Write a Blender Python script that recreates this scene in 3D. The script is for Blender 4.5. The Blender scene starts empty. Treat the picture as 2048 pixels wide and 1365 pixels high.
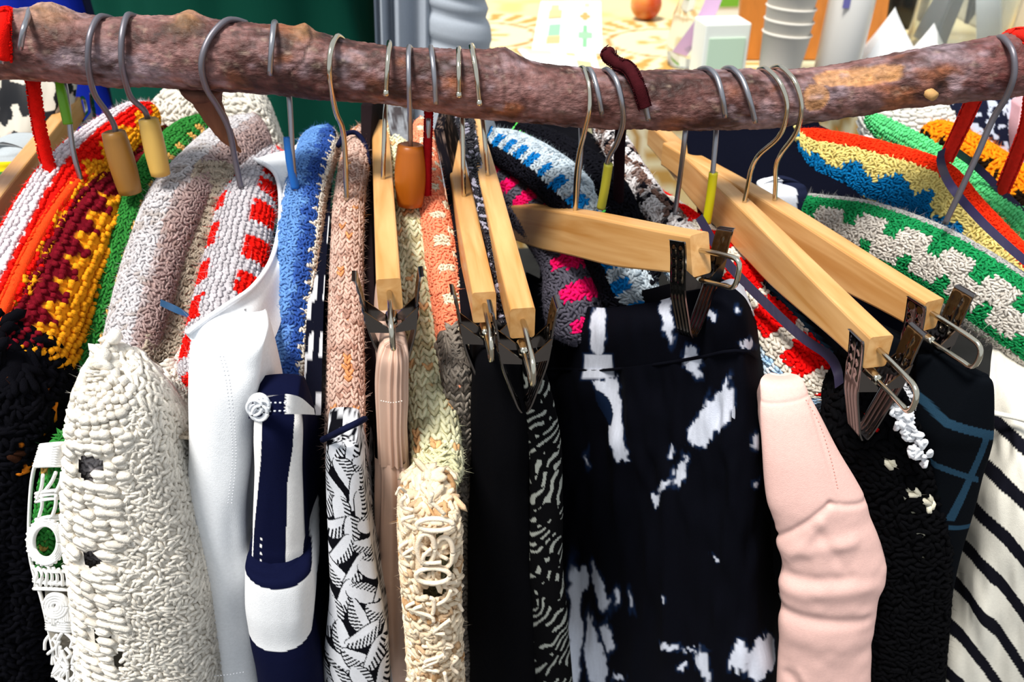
import bpy, bmesh, math, random
import numpy as np
from mathutils import Vector, Matrix

SC = bpy.context.scene
COL = SC.collection
rng = np.random.default_rng(7)
random.seed(7)

# ------------------------------------------------------------------ camera
CAM = np.array([0.0, -0.592, 1.305]); PITCH = math.radians(32.0); FPX = 2048 * 30.0 / 36.0
cd = bpy.data.cameras.new('camera'); cam = bpy.data.objects.new('camera', cd); COL.objects.link(cam)
cam.location = CAM; cam.rotation_euler = (math.pi / 2 - PITCH, 0, 0)
cd.sensor_fit = 'HORIZONTAL'; cd.sensor_width = 36.0; cd.lens = 30.0; cd.clip_start = 0.02
cd.dof.use_dof = True; cd.dof.focus_distance = 0.53; cd.dof.aperture_fstop = 11.0
SC.camera = cam
# ------------------------------------------------------------------ world, sun, exposure
w = bpy.data.worlds.new('overcast_sky'); SC.world = w; w.use_nodes = True
w.node_tree.nodes['Background'].inputs[0].default_value = (0.86, 0.93, 1.0, 1)
w.node_tree.nodes['Background'].inputs[1].default_value = 0.62
sd = bpy.data.lights.new('sun', 'SUN'); sun = bpy.data.objects.new('sun', sd); COL.objects.link(sun)
sd.energy = 4.3; sd.angle = math.radians(16); sd.color = (1.0, 0.96, 0.9)
sun.rotation_euler = Vector((0.30, 0.34, -1.0)).to_track_quat('-Z', 'Y').to_euler()
SC.view_settings.view_transform = 'Standard'; SC.view_settings.look = 'None'
SC.view_settings.gamma = 1.0; SC.view_settings.exposure = 0.35; SC.view_settings.use_curve_mapping = False

# ------------------------------------------------------------------ helpers
FWD = np.array([0, math.cos(PITCH), -math.sin(PITCH)]); UPV = np.array([0, math.sin(PITCH), math.cos(PITCH)])
def ray(x, y):
    return FWD + np.array([1.0, 0, 0]) * ((x - 1024) / FPX) + UPV * ((682.5 - y) / FPX)
def P(x, y, Y):                       # point in the place at world depth Y
    r = ray(x, y); return CAM + r * ((Y - CAM[1]) / r[1])
def PZ(x, y, Z):                      # point in the place at world height Z
    r = ray(x, y); return CAM + r * ((Z - CAM[2]) / r[2])
def mpp(p): return float(np.dot(np.asarray(p) - CAM, FWD)) / FPX      # metres per pixel there
def hexc(h):
    h = h.lstrip('#'); v = np.array([int(h[i:i + 2], 16) / 255 for i in (0, 2, 4)])
    return np.where(v <= 0.04045, v / 12.92, ((v + 0.055) / 1.055) ** 2.4)
def H(h): return hexc(h)

def _hash(i, j, k, seed):
    n = (i * 374761393 + j * 668265263 + k * 2147483647 + seed * 1274126177) & 0xffffffff
    n = ((n ^ (n >> 13)) * 1274126177) & 0xffffffff
    return ((n ^ (n >> 16)) & 0xffff) / 65535.0
def noise(p, scale=1.0, seed=0):      # value noise in -1..1, p (...,3)
    p = np.asarray(p, float) * scale; f = np.floor(p).astype(np.int64); t = p - f; t = t * t * (3 - 2 * t)
    r = 0
    for a in (0, 1):
        for b in (0, 1):
            for c in (0, 1):
                wgt = (t[..., 0] if a else 1 - t[..., 0]) * (t[..., 1] if b else 1 - t[..., 1]) * (t[..., 2] if c else 1 - t[..., 2])
                r = r + wgt * _hash(f[..., 0] + a, f[..., 1] + b, f[..., 2] + c, seed)
    return r * 2 - 1
def fbm(p, scale, seed=0, oct=3):
    r = 0; a = 1.0; s = 0
    for o in range(oct):
        r = r + a * noise(p, scale * 2 ** o, seed + o); s += a; a *= 0.5
    return r / s
def n2(a, b, scale, seed=0, oct=2):
    a, b = np.broadcast_arrays(np.asarray(a, float), np.asarray(b, float))
    return fbm(np.stack([a, b, np.zeros_like(a)], -1), scale, seed, oct)
def smooth(e0, e1, x):
    t = np.clip((x - e0) / (e1 - e0), 0, 1); return t * t * (3 - 2 * t)
def mixc(a, b, t):
    return np.asarray(a) * (1 - t[..., None]) + np.asarray(b) * t[..., None]

def catmull(pts, n):                  # smooth resample, n samples
    pts = np.asarray(pts, float)
    if len(pts) == 2: return pts[0] + (pts[1] - pts[0]) * np.linspace(0, 1, n)[:, None]
    q = np.vstack([2 * pts[0] - pts[1], pts, 2 * pts[-1] - pts[-2]])
    seg = np.linalg.norm(np.diff(pts[:, :3], axis=0), axis=1) + 1e-9
    cum = np.concatenate([[0], np.cumsum(seg)]); s = np.linspace(0, cum[-1], n)
    i = np.clip(np.searchsorted(cum, s, 'right') - 1, 0, len(seg) - 1); t = ((s - cum[i]) / seg[i])[:, None]
    p0, p1, p2, p3 = q[i], q[i + 1], q[i + 2], q[i + 3]
    return 0.5 * (2 * p1 + (p2 - p0) * t + (2 * p0 - 5 * p1 + 4 * p2 - p3) * t ** 2 + (3 * p1 - p0 - 3 * p2 + p3) * t ** 3)

def unit(v): return v / (np.linalg.norm(v, axis=-1, keepdims=True) + 1e-12)

class G:                              # collects geometry of ONE mesh
    def __init__(s): s.v = []; s.q = []; s.t = []; s.c = []; s.n = 0
    def add(s, V, Q=None, T=None, C=(0.5, 0.5, 0.5)):
        V = np.asarray(V, float).reshape(-1, 3); C = np.broadcast_to(np.asarray(C, float), V.shape)
        if Q is not None and len(Q): s.q.append(np.asarray(Q, np.int64) + s.n)
        if T is not None and len(T): s.t.append(np.asarray(T, np.int64) + s.n)
        s.v.append(V); s.c.append(C); s.n += len(V); return s
    def grid(s, Pg, Cg=(0.5, 0.5, 0.5), wrap=False, mask=None):
        nv, nu = Pg.shape[:2]; ii, jj = np.meshgrid(np.arange(nv - 1), np.arange(nu if wrap else nu - 1), indexing='ij')
        j2 = (jj + 1) % nu
        Q = np.stack([ii * nu + jj, ii * nu + j2, (ii + 1) * nu + j2, (ii + 1) * nu + jj], -1)
        if mask is not None: Q = Q[mask]
        return s.add(Pg, Q.reshape(-1, 4), None, np.broadcast_to(np.asarray(Cg, float), Pg.shape).reshape(-1, 3))
    def tube(s, pts, r, n=8, C=(0.5, 0.5, 0.5), samples=None, cap=True):
        pts = np.asarray(pts, float)
        if samples: pts = catmull(pts, samples)
        m = len(pts); r = np.interp(np.linspace(0, 1, m), np.linspace(0, 1, len(np.atleast_1d(r))), np.atleast_1d(r))
        T = unit(np.gradient(pts, axis=0)); N = np.zeros_like(T)
        a = np.array([0, 0, 1.0]) if abs(T[0][2]) < 0.9 else np.array([1.0, 0, 0])
        N[0] = unit(a - T[0] * np.dot(a, T[0]))
        for i in range(1, m): N[i] = unit(N[i - 1] - T[i] * np.dot(N[i - 1], T[i]))
        B = np.cross(T, N); an = np.linspace(0, 2 * math.pi, n, endpoint=False)
        R = pts[:, None] + r[:, None, None] * (np.cos(an)[None, :, None] * N[:, None] + np.sin(an)[None, :, None] * B[:, None])
        Cc = np.asarray(C, float)
        if Cc.ndim == 2: Cc = np.repeat(Cc[:, None], n, 1)
        base = s.n; s.grid(R, Cc, wrap=True)
        if cap:
            tr = []
            for k in range(1, n - 1): tr += [(0, k + 1, k), ((m - 1) * n, (m - 1) * n + k, (m - 1) * n + k + 1)]
            s.t.append(np.asarray(tr, np.int64) + base)
        return s
    def box(s, c, ax, ay, az, hx, hy, hz, C=(0.5, 0.5, 0.5)):
        c, ax, ay, az = [np.asarray(q, float) for q in (c, ax, ay, az)]
        V = [c + ax * hx * i + ay * hy * j + az * hz * k for i in (-1, 1) for j in (-1, 1) for k in (-1, 1)]
        return s.add(V, [(0, 1, 3, 2), (4, 6, 7, 5), (0, 4, 5, 1), (2, 3, 7, 6), (0, 2, 6, 4), (1, 5, 7, 3)], None, C)
    def lathe(s, base, axis, prof, n=20, C=(0.5, 0.5, 0.5)):    # prof: (radius, height)
        axis = unit(np.asarray(axis, float)); a = np.array([1.0, 0, 0]) if abs(axis[0]) < 0.8 else np.array([0, 1.0, 0])
        u = unit(np.cross(axis, a)); v = np.cross(axis, u); an = np.linspace(0, 2 * math.pi, n, endpoint=False)
        R = np.array([np.asarray(base) + axis * h + r * (np.cos(an)[:, None] * u + np.sin(an)[:, None] * v) for r, h in prof])
        return s.grid(R, C, wrap=True)
    def build(s, name, mat, parent=None, smooth=True, bevel=0.0):
        V = np.vstack(s.v); C = np.vstack(s.c)
        if parent is not None:
            V = V - np.array(parent.get('_o', (0, 0, 0)))
        q = np.vstack(s.q) if s.q else np.zeros((0, 4), np.int64); t = np.vstack(s.t) if s.t else np.zeros((0, 3), np.int64)
        me = bpy.data.meshes.new(name); me.vertices.add(len(V)); me.vertices.foreach_set('co', V.ravel().astype(np.float32))
        me.loops.add(q.size + t.size); me.loops.foreach_set('vertex_index', np.concatenate([q.ravel(), t.ravel()]).astype(np.int32))
        me.polygons.add(len(q) + len(t))
        ls = np.concatenate([np.arange(len(q)) * 4, q.size + np.arange(len(t)) * 3]).astype(np.int32)
        me.polygons.foreach_set('loop_start', ls)
        me.update(calc_edges=True)
        me.polygons.foreach_set('use_smooth', np.full(len(q) + len(t), smooth, dtype=bool))
        at = me.attributes.new('Col', 'FLOAT_COLOR', 'POINT')
        at.data.foreach_set('color', np.hstack([C, np.ones((len(C), 1))]).ravel().astype(np.float32))
        me.validate(); me.materials.append(mat)
        o = bpy.data.objects.new(name, me); COL.objects.link(o)
        if parent is not None:
            o.parent = parent; o['_o'] = parent.get('_o', (0, 0, 0))
        else: o['_o'] = (0.0, 0.0, 0.0)
        if bevel:
            b = o.modifiers.new('bevel', 'BEVEL'); b.width = bevel; b.segments = 2; b.limit_method = 'ANGLE'
            b.harden_normals = False
        return o

def thing(name, label, cat, loc, group=None):
    o = bpy.data.objects.new(name, None); COL.objects.link(o); o.empty_display_size = 0.02
    o.location = [float(x) for x in loc]; o['_o'] = tuple(float(x) for x in loc)
    o['label'] = label; o['category'] = cat
    if group: o['group'] = group
    return o
def tag(o, label, cat=None, group=None, kind=None):
    o['label'] = label
    if cat: o['category'] = cat
    if group: o['group'] = group
    if kind: o['kind'] = kind
    return o
def stuff(o): o['kind'] = 'stuff'; return o

# ------------------------------------------------------------------ materials
def mat(name, rough=0.8, metal=0.0, col=None, bump=0.0, bscale=300, stretch=(1, 1, 1), sheen=0.0, spec=0.3, var=0.0, vscale=60, alpha=1.0, trans=0.0, ior=1.45, sub=0.0, bdist=0.001):
    m = bpy.data.materials.new(name); m.use_nodes = True; nt = m.node_tree; b = nt.nodes['Principled BSDF']
    b.inputs['Roughness'].default_value = rough; b.inputs['Metallic'].default_value = metal
    b.inputs['Specular IOR Level'].default_value = spec; b.inputs['IOR'].default_value = ior
    b.inputs['Sheen Weight'].default_value = sheen; b.inputs['Sheen Roughness'].default_value = 0.5
    b.inputs['Transmission Weight'].default_value = trans; b.inputs['Alpha'].default_value = alpha
    if sub: b.inputs['Subsurface Weight'].default_value = sub; b.inputs['Subsurface Radius'].default_value = (0.004, 0.003, 0.002)
    tc = nt.nodes.new('ShaderNodeTexCoord'); mp = nt.nodes.new('ShaderNodeMapping'); mp.inputs['Scale'].default_value = stretch
    nt.links.new(tc.outputs['Object'], mp.inputs[0])
    if col is None:
        a = nt.nodes.new('ShaderNodeAttribute'); a.attribute_name = 'Col'; src = a.outputs['Color']
    else:
        a = nt.nodes.new('ShaderNodeRGB'); a.outputs[0].default_value = (*col, 1); src = a.outputs[0]
    if var:
        nz = nt.nodes.new('ShaderNodeTexNoise'); nz.inputs['Scale'].default_value = vscale; nz.inputs['Detail'].default_value = 4
        nt.links.new(mp.outputs[0], nz.inputs['Vector'])
        mr = nt.nodes.new('ShaderNodeMapRange'); mr.inputs[1].default_value = 0.3; mr.inputs[2].default_value = 0.7
        mr.inputs[3].default_value = 1 - var; mr.inputs[4].default_value = 1 + var; nt.links.new(nz.outputs[0], mr.inputs[0])
        mx = nt.nodes.new('ShaderNodeVectorMath'); mx.operation = 'SCALE'
        nt.links.new(src, mx.inputs[0]); nt.links.new(mr.outputs[0], mx.inputs['Scale']); src = mx.outputs[0]
    nt.links.new(src, b.inputs['Base Color'])
    if bump:
        nz = nt.nodes.new('ShaderNodeTexNoise'); nz.inputs['Scale'].default_value = bscale; nz.inputs['Detail'].default_value = 3
        nt.links.new(mp.outputs[0], nz.inputs['Vector'])
        bp = nt.nodes.new('ShaderNodeBump'); bp.inputs['Strength'].default_value = bump; bp.inputs['Distance'].default_value = bdist
        nt.links.new(nz.outputs[0], bp.inputs['Height']); nt.links.new(bp.outputs[0], b.inputs['Normal'])
    return m
M = dict(
    wool=mat('wool_yarn', 0.92, bump=0.5, bscale=1400, sheen=0.0, spec=0.05, var=0.12, vscale=350),
    cotton=mat('cotton_jersey', 0.9, bump=0.25, bscale=1600, sheen=0.0, spec=0.06, var=0.04, vscale=500),
    bark=mat('bark', 0.6, bump=0.9, bscale=420, stretch=(0.5, 1, 1), spec=0.35, var=0.22, vscale=170, bdist=0.0015),
    rawwood=mat('broken_wood', 0.75, bump=0.6, bscale=220, stretch=(1, 1, 0.2), var=0.25, vscale=120),
    silk=mat('satin', 0.42, bump=0.15, bscale=90, stretch=(3, 1, 0.4), sheen=0.0, spec=0.35, var=0.03),
    steel=mat('galvanised_wire', 0.32, 0.9, col=H('#9a9aa0')),
    darkwire=mat('dull_wire', 0.45, 0.75, col=H('#77737a')),
    chrome=mat('nickel_wire', 0.16, 1.0, col=H('#c9c3b2')),
    plate=mat('chromed_clip', 0.13, 1.0, col=H('#75706f'), bump=0.12, bscale=60),
    plastic=mat('coloured_sleeve', 0.35, spec=0.45),
    bead=mat('turned_wood_bead', 0.38, bump=0.1, bscale=90, stretch=(1, 1, 0.15), spec=0.45, var=0.12, vscale=80),
    matte=mat('matte_colour', 0.75, spec=0.25, var=0.06, vscale=30),
    paper=mat('printed_paper', 0.7, spec=0.2),
    glossy=mat('glossy_colour', 0.25, spec=0.5),
    skin=mat('skin', 0.55, col=H('#d3a182'), sub=0.1),
    glass=mat('clear_plastic', 0.08, col=H('#eef3f2'), trans=0.92, ior=1.2),
    floor=mat('paving', 0.85, col=H('#5c5a57'), bump=0.4, bscale=40, var=0.25, vscale=6),
)
def woodmat():
    m = mat('varnished_maple', 0.36, spec=0.45); nt = m.node_tree; b = nt.nodes['Principled BSDF']
    tc = nt.nodes['Texture Coordinate']; mp = nt.nodes['Mapping']; mp.inputs['Scale'].default_value = (1, 1, 1)
    a = nt.nodes.new('ShaderNodeAttribute'); a.attribute_name = 'Grain'
    sc = nt.nodes.new('ShaderNodeMapping'); sc.inputs['Scale'].default_value = (9, 110, 110); nt.links.new(a.outputs['Vector'], sc.inputs[0])
    nz = nt.nodes.new('ShaderNodeTexNoise'); nz.inputs['Scale'].default_value = 1; nz.inputs['Detail'].default_value = 5; nz.inputs['Distortion'].default_value = 0.6
    nt.links.new(sc.outputs[0], nz.inputs['Vector'])
    cr = nt.nodes.new('ShaderNodeValToRGB'); cr.color_ramp.elements[0].position = 0.3; cr.color_ramp.elements[1].position = 0.72
    cr.color_ramp.elements[0].color = (*H('#bd8546'), 1); cr.color_ramp.elements[1].color = (*H('#dcae74'), 1)
    nt.links.new(nz.outputs[0], cr.inputs[0]); nt.links.new(cr.outputs[0], b.inputs['Base Color'])
    bp = nt.nodes.new('ShaderNodeBump'); bp.inputs['Strength'].default_value = 0.08; bp.inputs['Distance'].default_value = 0.0006
    nt.links.new(nz.outputs[0], bp.inputs['Height']); nt.links.new(bp.outputs[0], b.inputs['Normal'])
    return m
M['wood'] = woodmat()

# ------------------------------------------------------------------ yarn: every stitch is a small plump grain of yarn
def _grain(ns=6):
    an = np.linspace(0, 2 * math.pi, ns, endpoint=False); v = [(-1, 0, 0)]
    for t, r in ((-0.5, 0.8), (0.5, 0.8)):
        v += [(t, r * math.cos(a), r * math.sin(a)) for a in an]
    v.append((1, 0, 0)); q = []; t3 = []
    for k in range(ns):
        k2 = (k + 1) % ns
        t3 += [(0, 1 + k2, 1 + k), (1 + 2 * ns, 1 + ns + k, 1 + ns + k2)]; q.append((1 + k, 1 + k2, 1 + ns + k2, 1 + ns + k))
    return np.array(v, float), np.array(q), np.array(t3)
GV, GQ, GT = _grain(5)
def grains(g, C, A, B, N, L, W, Hh, col):     # arrays (n,3); A long axis, B across, N out
    n = len(C)
    if n == 0: return
    V = C[:, None] + GV[None, :, 0, None] * (A * np.reshape(L, (-1, 1)))[:, None] + GV[None, :, 1, None] * (B * np.reshape(W, (-1, 1)))[:, None] + GV[None, :, 2, None] * (N * np.reshape(Hh, (-1, 1)))[:, None]
    off = (np.arange(n) * len(GV))[:, None, None]
    g.add(V.reshape(-1, 3), (GQ[None] + off).reshape(-1, 4), (GT[None] + off).reshape(-1, 3), np.repeat(col, len(GV), 0))
def frames(Pg, wrap):
    du = np.roll(Pg, -1, 1) - np.roll(Pg, 1, 1) if wrap else np.gradient(Pg, axis=1)
    if wrap: du = du / 2
    dv = np.gradient(Pg, axis=0)
    return du, dv, unit(np.cross(du, dv))
def stitch(g, Pg, Cg, style='vee', wrap=False, keep=None, flip=1, fat=1.0, proud=0.5, jit=0.12, fuzz=0, flen=0.004):
    """Pg (nv,nu,3): one stitch per grid node; rows run along v."""
    du, dv, N = frames(Pg, wrap); N = N * flip
    lu = np.linalg.norm(du, axis=-1); lv = np.linalg.norm(dv, axis=-1); U = unit(du); Vv = unit(dv)
    sel = np.ones(Pg.shape[:2], bool) if keep is None else keep
    sel = sel & ((N * unit(CAM - Pg)).sum(-1) > -0.3)
    f = lambda a: a[sel]
    p, U, Vv, N, lu, lv, c = f(Pg), f(U), f(Vv), f(N), f(lu), f(lv), f(np.broadcast_to(Cg, Pg.shape))
    n = len(p); rj = lambda s: 1 + s * rng.standard_normal(n)
    p = p + (U * (lu * jit * rng.standard_normal(n))[:, None] + Vv * (lv * jit * rng.standard_normal(n))[:, None])
    def put(dx, dy, ang, L, W, h):
        a = ang + jit * rng.standard_normal(n); A = Vv * np.cos(a)[:, None] + U * np.sin(a)[:, None]; Bb = unit(np.cross(N, A))
        cc = c * np.clip(1 + 0.10 * rng.standard_normal(n), 0.7, 1.3)[:, None]
        hh = W * h
        grains(g, p + U * (lu * dx)[:, None] + Vv * (lv * dy)[:, None] + N * (hh * proud)[:, None], A, Bb, N, L * rj(jit), W * rj(jit), hh, cc)
    if style == 'vee':
        put(-0.25, 0, 0.5, lv * 0.72 * fat, lu * 0.27 * fat, 0.95); put(0.25, 0, -0.5, lv * 0.72 * fat, lu * 0.27 * fat, 0.95)
    elif style == 'garter':
        put(0, -0.2, 1.35, lu * 0.66 * fat, lv * 0.34 * fat, 1.0); put(0, 0.28, 1.75, lu * 0.6 * fat, lv * 0.26 * fat, 0.8)
    elif style == 'rough':
        put(-0.2, 0.1, 0.9 * rng.standard_normal(n), (lu + lv) * 0.34 * fat, (lu + lv) * 0.16 * fat, 1.0)
        put(0.25, -0.2, 0.9 * rng.standard_normal(n) + 1, (lu + lv) * 0.34 * fat, (lu + lv) * 0.15 * fat, 1.0)
    elif style == 'slip':                       # long crochet loops across
        put(0, 0, 0.25, lv * 0.62 * fat, lu * 0.42 * fat, 0.8)
    if fuzz:
        fuzz = int(fuzz * 1.7)
        k = rng.integers(0, n, fuzz); d = unit(N[k] * 0.8 + 0.9 * rng.standard_normal((fuzz, 3)))
        a = p[k] + N[k] * (lu[k] * 0.25)[:, None]; L = flen * (0.4 + rng.random(fuzz)); sd = unit(np.cross(d, rng.standard_normal((fuzz, 3)))) * 0.00011
        e = a + d * L[:, None] + 0.3 * L[:, None] * rng.standard_normal((fuzz, 3))
        V = np.stack([a - sd, a + sd, e], 1).reshape(-1, 3); g.add(V, None, np.arange(3 * fuzz).reshape(-1, 3), np.repeat(np.clip(c[k] * 1.05, 0, 1), 3, 0))

def ring_tube(path, wa, wb, nv, nu, power=2.0):
    """closed sweep; returns positions (nv,nu,3), arclength s, phi. phi=0 on the ridge, >0 to N x T side"""
    C = catmull(path, nv); T = unit(np.gradient(C, axis=0)); Z = np.array([0, 0, 1.0])
    N = unit(Z - T * (T @ Z)[:, None]); B = np.cross(N, T)
    ph = np.linspace(-math.pi, math.pi, nu, endpoint=False)
    x = np.linspace(0, 1, nv); wa = np.interp(x, np.linspace(0, 1, len(wa)), wa); wb = np.interp(x, np.linspace(0, 1, len(wb)), wb)
    s = np.concatenate([[0], np.cumsum(np.linalg.norm(np.diff(C, axis=0), axis=1))])
    cs, sn = np.cos(ph), np.sin(ph)
    R = C[:, None] + (wa[:, None] * sn[None])[..., None] * B[:, None] + (wb[:, None] * (cs[None] - 1))[..., None] * N[:, None]
    return R, np.repeat(s[:, None], nu, 1), np.repeat(ph[None], nv, 0), C, T, N, B

# ================================================================== THE SETTING
g = G(); g.grid(np.array([[[-6, -3, 0], [6, -3, 0]], [[-6, 9, 0], [6, 9, 0]]], float)); fl = g.build('floor', M['floor']); fl['kind'] = 'structure'
tag(fl, 'grey paved ground beneath the clothes rail')
g = G(); g.box((0, 5.2, 1.5), (1, 0, 0), (0, 1, 0), (0, 0, 1), 6, 0.06, 1.5, H('#cfc9bd')); wl = g.build('wall_back', M['matte'], smooth=False); wl['kind'] = 'structure'
tag(wl, 'pale beige wall far behind the stall')

# ================================================================== THE BRANCH
BR = [(-460, -6, 128), (-120, 20, 156), (0, 22, 156), (50, 25, 158), (115, 19, 161), (160, 30, 166), (200, 38, 170), (300, 36, 171), (385, 36, 179), (440, 45, 183), (480, 50, 185), (550, 54, 187), (610, 58, 194), (680, 80, 199),
      (780, 95, 207), (900, 101, 228), (985, 102, 238), (1050, 125, 246), (1150, 138, 251), (1250, 142, 258), (1350, 142, 260), (1450, 141, 258), (1550, 144, 255), (1600, 140, 248),
      (1650, 134, 241), (1750, 118, 224), (1850, 99, 211), (1950, 80, 201), (2048, 66, 190), (2180, 50, 178), (2560, 6, 130)]
bx = np.array([b[0] for b in BR], float); bc = np.array([(b[1] + b[2]) / 2 for b in BR]); bh = np.array([(b[2] - b[1]) / 2 for b in BR])
nb, nr = 1000, 76
xs = np.linspace(-460, 2560, nb); cy = np.interp(xs, bx, bc); hw = np.interp(xs, bx, bh)
k = np.ones(31) / 31
cy = np.convolve(np.pad(cy, 15, 'edge'), k, 'valid'); hw = np.convolve(np.pad(hw, 15, 'edge'), k, 'valid')
CL = np.array([P(x, y, 0.0) for x, y in zip(xs, cy)]); RD = np.array([h * mpp(p) for h, p in zip(hw, CL)])
an = np.linspace(0, 2 * math.pi, nr, endpoint=False)     # 0 = +Z, 90deg = -Y (towards viewer)
T = unit(np.gradient(CL, axis=0)); Zv = np.array([0, 0, 1.0]); N = unit(Zv - T * (T @ Zv)[:, None]); Bv = np.cross(T, N)   # T=+x, N=+z -> B=-y
dirs = np.cos(an)[None, :, None] * N[:, None] + np.sin(an)[None, :, None] * Bv[:, None]
pos0 = CL[:, None] + RD[:, None, None] * dirs
PX = np.repeat(xs[:, None], nr, 1); AN = np.repeat(an[None], nb, 0)
sp = np.stack([pos0[..., 0] * 0.45, pos0[..., 1], pos0[..., 2]], -1)
disp = 0.0016 * fbm(pos0, 45, 3, 3) + 0.0013 * fbm(sp, 420, 5, 4)
def bump_at(px, a, rx, ra): return np.exp(-((PX - px) / rx) ** 2 - (((AN - a + math.pi) % (2 * math.pi) - math.pi) / ra) ** 2)
disp += 0.005 * bump_at(115, 0.1, 28, 0.5) + 0.004 * bump_at(385, 0.0, 22, 0.4) + 0.004 * bump_at(608, 0.0, 14, 0.45) + 0.0045 * bump_at(1000, 0.1, 26, 0.5) + 0.002 * bump_at(505, 0.9, 26, 0.4)
kn = bump_at(1858, 1.65, 22, 0.42); disp += 0.005 * bump_at(1850, 1.55, 38, 0.7) - 0.006 * kn
# peeled strips of bark on the upper right
pe = smooth(0.0, 0.18, 1 - ((PX - 1700) / 98) ** 2 - ((AN - (0.78 + 0.0009 * (PX - 1700))) / 0.46) ** 2 + 0.55 * fbm(sp, 120, 11, 3))
pe = np.maximum(pe, smooth(0.0, 0.2, 1 - ((PX - 1615) / 26) ** 2 - ((AN - 1.35) / 0.5) ** 2 + 0.4 * fbm(sp, 160, 12, 2)))
disp -= 0.0013 * pe
# broken bark ridge near 610
cr = np.abs((PX - 612) - 16 * np.sin(AN * 2.5) - 10 * noise(sp, 140, 4)); crack = np.exp(-(cr / 3.0) ** 2) * (AN < 1.8)
crk2 = np.exp(-((np.abs((PX - 992) - 18 * (AN - 0.5) - 8 * noise(sp, 150, 9))) / 3.0) ** 2) * (AN < 1.9) * 0.6
disp -= 0.0012 * np.maximum(crack, crk2)
lent = smooth(0.3, 0.7, fbm(np.stack([pos0[..., 0] * 0.6, pos0[..., 1] * 1.3, pos0[..., 2] * 1.3], -1), 300, 21, 3)) * .6; disp += 0.0005 * lent
pos = pos0 + disp[..., None] * dirs
n1 = fbm(sp, 75, 31, 3); n3 = fbm(sp, 260, 33, 3)
c = mixc(H('#5a3530'), H('#8a6460'), smooth(-0.25, 0.45, n1 + 0.35 * n3))
c = mixc(c, H('#9b8d96'), smooth(0.05, 0.6, fbm(sp, 42, 37, 2) + 0.4 * n3) * 0.6)
c = mixc(c, H('#331c17'), smooth(0.05, 0.5, -n1 - 0.5 * n3) * 0.85)
c = mixc(c, H('#a8653f'), smooth(0.3, 0.65, fbm(sp, 60, 41, 3)) * 0.65)
reds = smooth(1880, 1960, PX) * 0.45; c = mixc(c, H('#6b3230'), reds)
c = mixc(c, H('#b9a48e'), lent * 0.55)
c = mixc(c, H('#b98a58'), np.maximum(bump_at(385, 0.1, 26, 0.5), np.maximum(bump_at(608, 0.1, 20, 0.5), bump_at(115, 0.2, 40, 0.5))) * 0.5)
c = mixc(c, H('#c48c55'), pe * (0.75 + 0.25 * np.clip(n3, -1, 1)))
c = mixc(c, H('#3a211b'), np.maximum(np.maximum(crack, crk2), np.clip(kn * 1.2, 0, 1)) * 0.85)
fine = fbm(np.stack([pos0[..., 0] * .8, pos0[..., 1], pos0[..., 2]], -1), 520, 71, 3); c = c * (0.86 + .55 * np.clip(fine, -.75, .75))[..., None]
c = mixc(c, H('#2b1712'), smooth(.25, .6, fbm(sp, 210, 77, 3)) * .7); c = mixc(c, H('#b09aa2'), smooth(.3, .7, fbm(sp, 150, 79, 3)) * .5)
branch = thing('tree_branch', 'thick knobbly brown tree branch used as the clothes rail', 'branch', CL[nb // 2])
g = G(); g.grid(pos, c, wrap=True)
for e in (0, nb - 1):
    g.add(np.vstack([CL[e], pos[e]]), None, [(0, 1 + i, 1 + (i + 1) % nr) for i in range(nr)], H('#b98a58'))
g.build('bark', M['bark'], branch)
g = G(); p = P(1852, 182, -0.0175); g.tube([p + [-.001, .008, .002], p, p + [0.0035, -0.007, -0.002]], [0.0042, 0.0038, 0.0032], 10, H('#c79a62')); g.build('knot_stub', M['rawwood'], branch)
# broken side shoot hanging below the branch
st = catmull([P(404, 170, 0.004), P(418, 208, 0.008), P(440, 250, 0.010), P(462, 284, 0.012), P(482, 304, 0.012)], 24)
g = G(); cc = mixc(H('#5a3629'), H('#8c5a3c'), (np.arange(24) / 23.0)); g.tube(st + 0.0003 * rng.standard_normal((24, 3)), [0.016, 0.0095, 0.0078, 0.0055, 0.0007], 14, cc); g.build('broken_side_shoot', M['rawwood'], branch)

# ================================================================== HANGER PIECES
def pts(L): return np.array([P(*q) for q in L])
def hook(parent, L, r=0.0019, m='steel', tip=None, name='hook', n=60):
    q = catmull(pts(L), n); g = G(); g.tube(q, r, 10, (0.6, 0.6, 0.6))
    if tip: g.tube([q[0] - unit(q[1] - q[0]) * 0.0012, q[0], q[0] + unit(q[1] - q[0]) * 0.003], [r * 0.9, r * 1.45, r * 1.1], 10, (0.6, 0.6, 0.6))
    return g.build(name, M[m], parent)
def sleeve(parent, L, r, colr, name='hook_sleeve', m='plastic', n=24):
    g = G(); g.tube(catmull(pts(L), n), r, 12, colr); return g.build(name, M[m], parent)
def yarn_wrap(parent, L, r, colr, name='yarn_wrap', turns=26):
    q = catmull(pts(L), 60); g = G(); g.tube(q, r * 0.9, 10, colr)
    nv, nu = int(turns * 1.6), 8; R = ring_like(q, r, nv, nu); stitch(g, R, np.broadcast_to(colr, R.shape), 'garter', True, flip=-1, fat=1.1, proud=0.1, fuzz=260, flen=0.003)
    return stuff(g.build(name, M['wool'], parent))
def ring_like(q, r, nv, nu):
    C = catmull(q, nv); T = unit(np.gradient(C, axis=0)); a = np.array([1.0, 0.13, 0.05]); N = unit(a - T * (T @ a)[:, None]); B = np.cross(T, N)
    an = np.linspace(0, 2 * math.pi, nu, endpoint=False)
    return C[:, None] + r * (np.cos(an)[None, :, None] * N[:, None] + np.sin(an)[None, :, None] * B[:, None])
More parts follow.
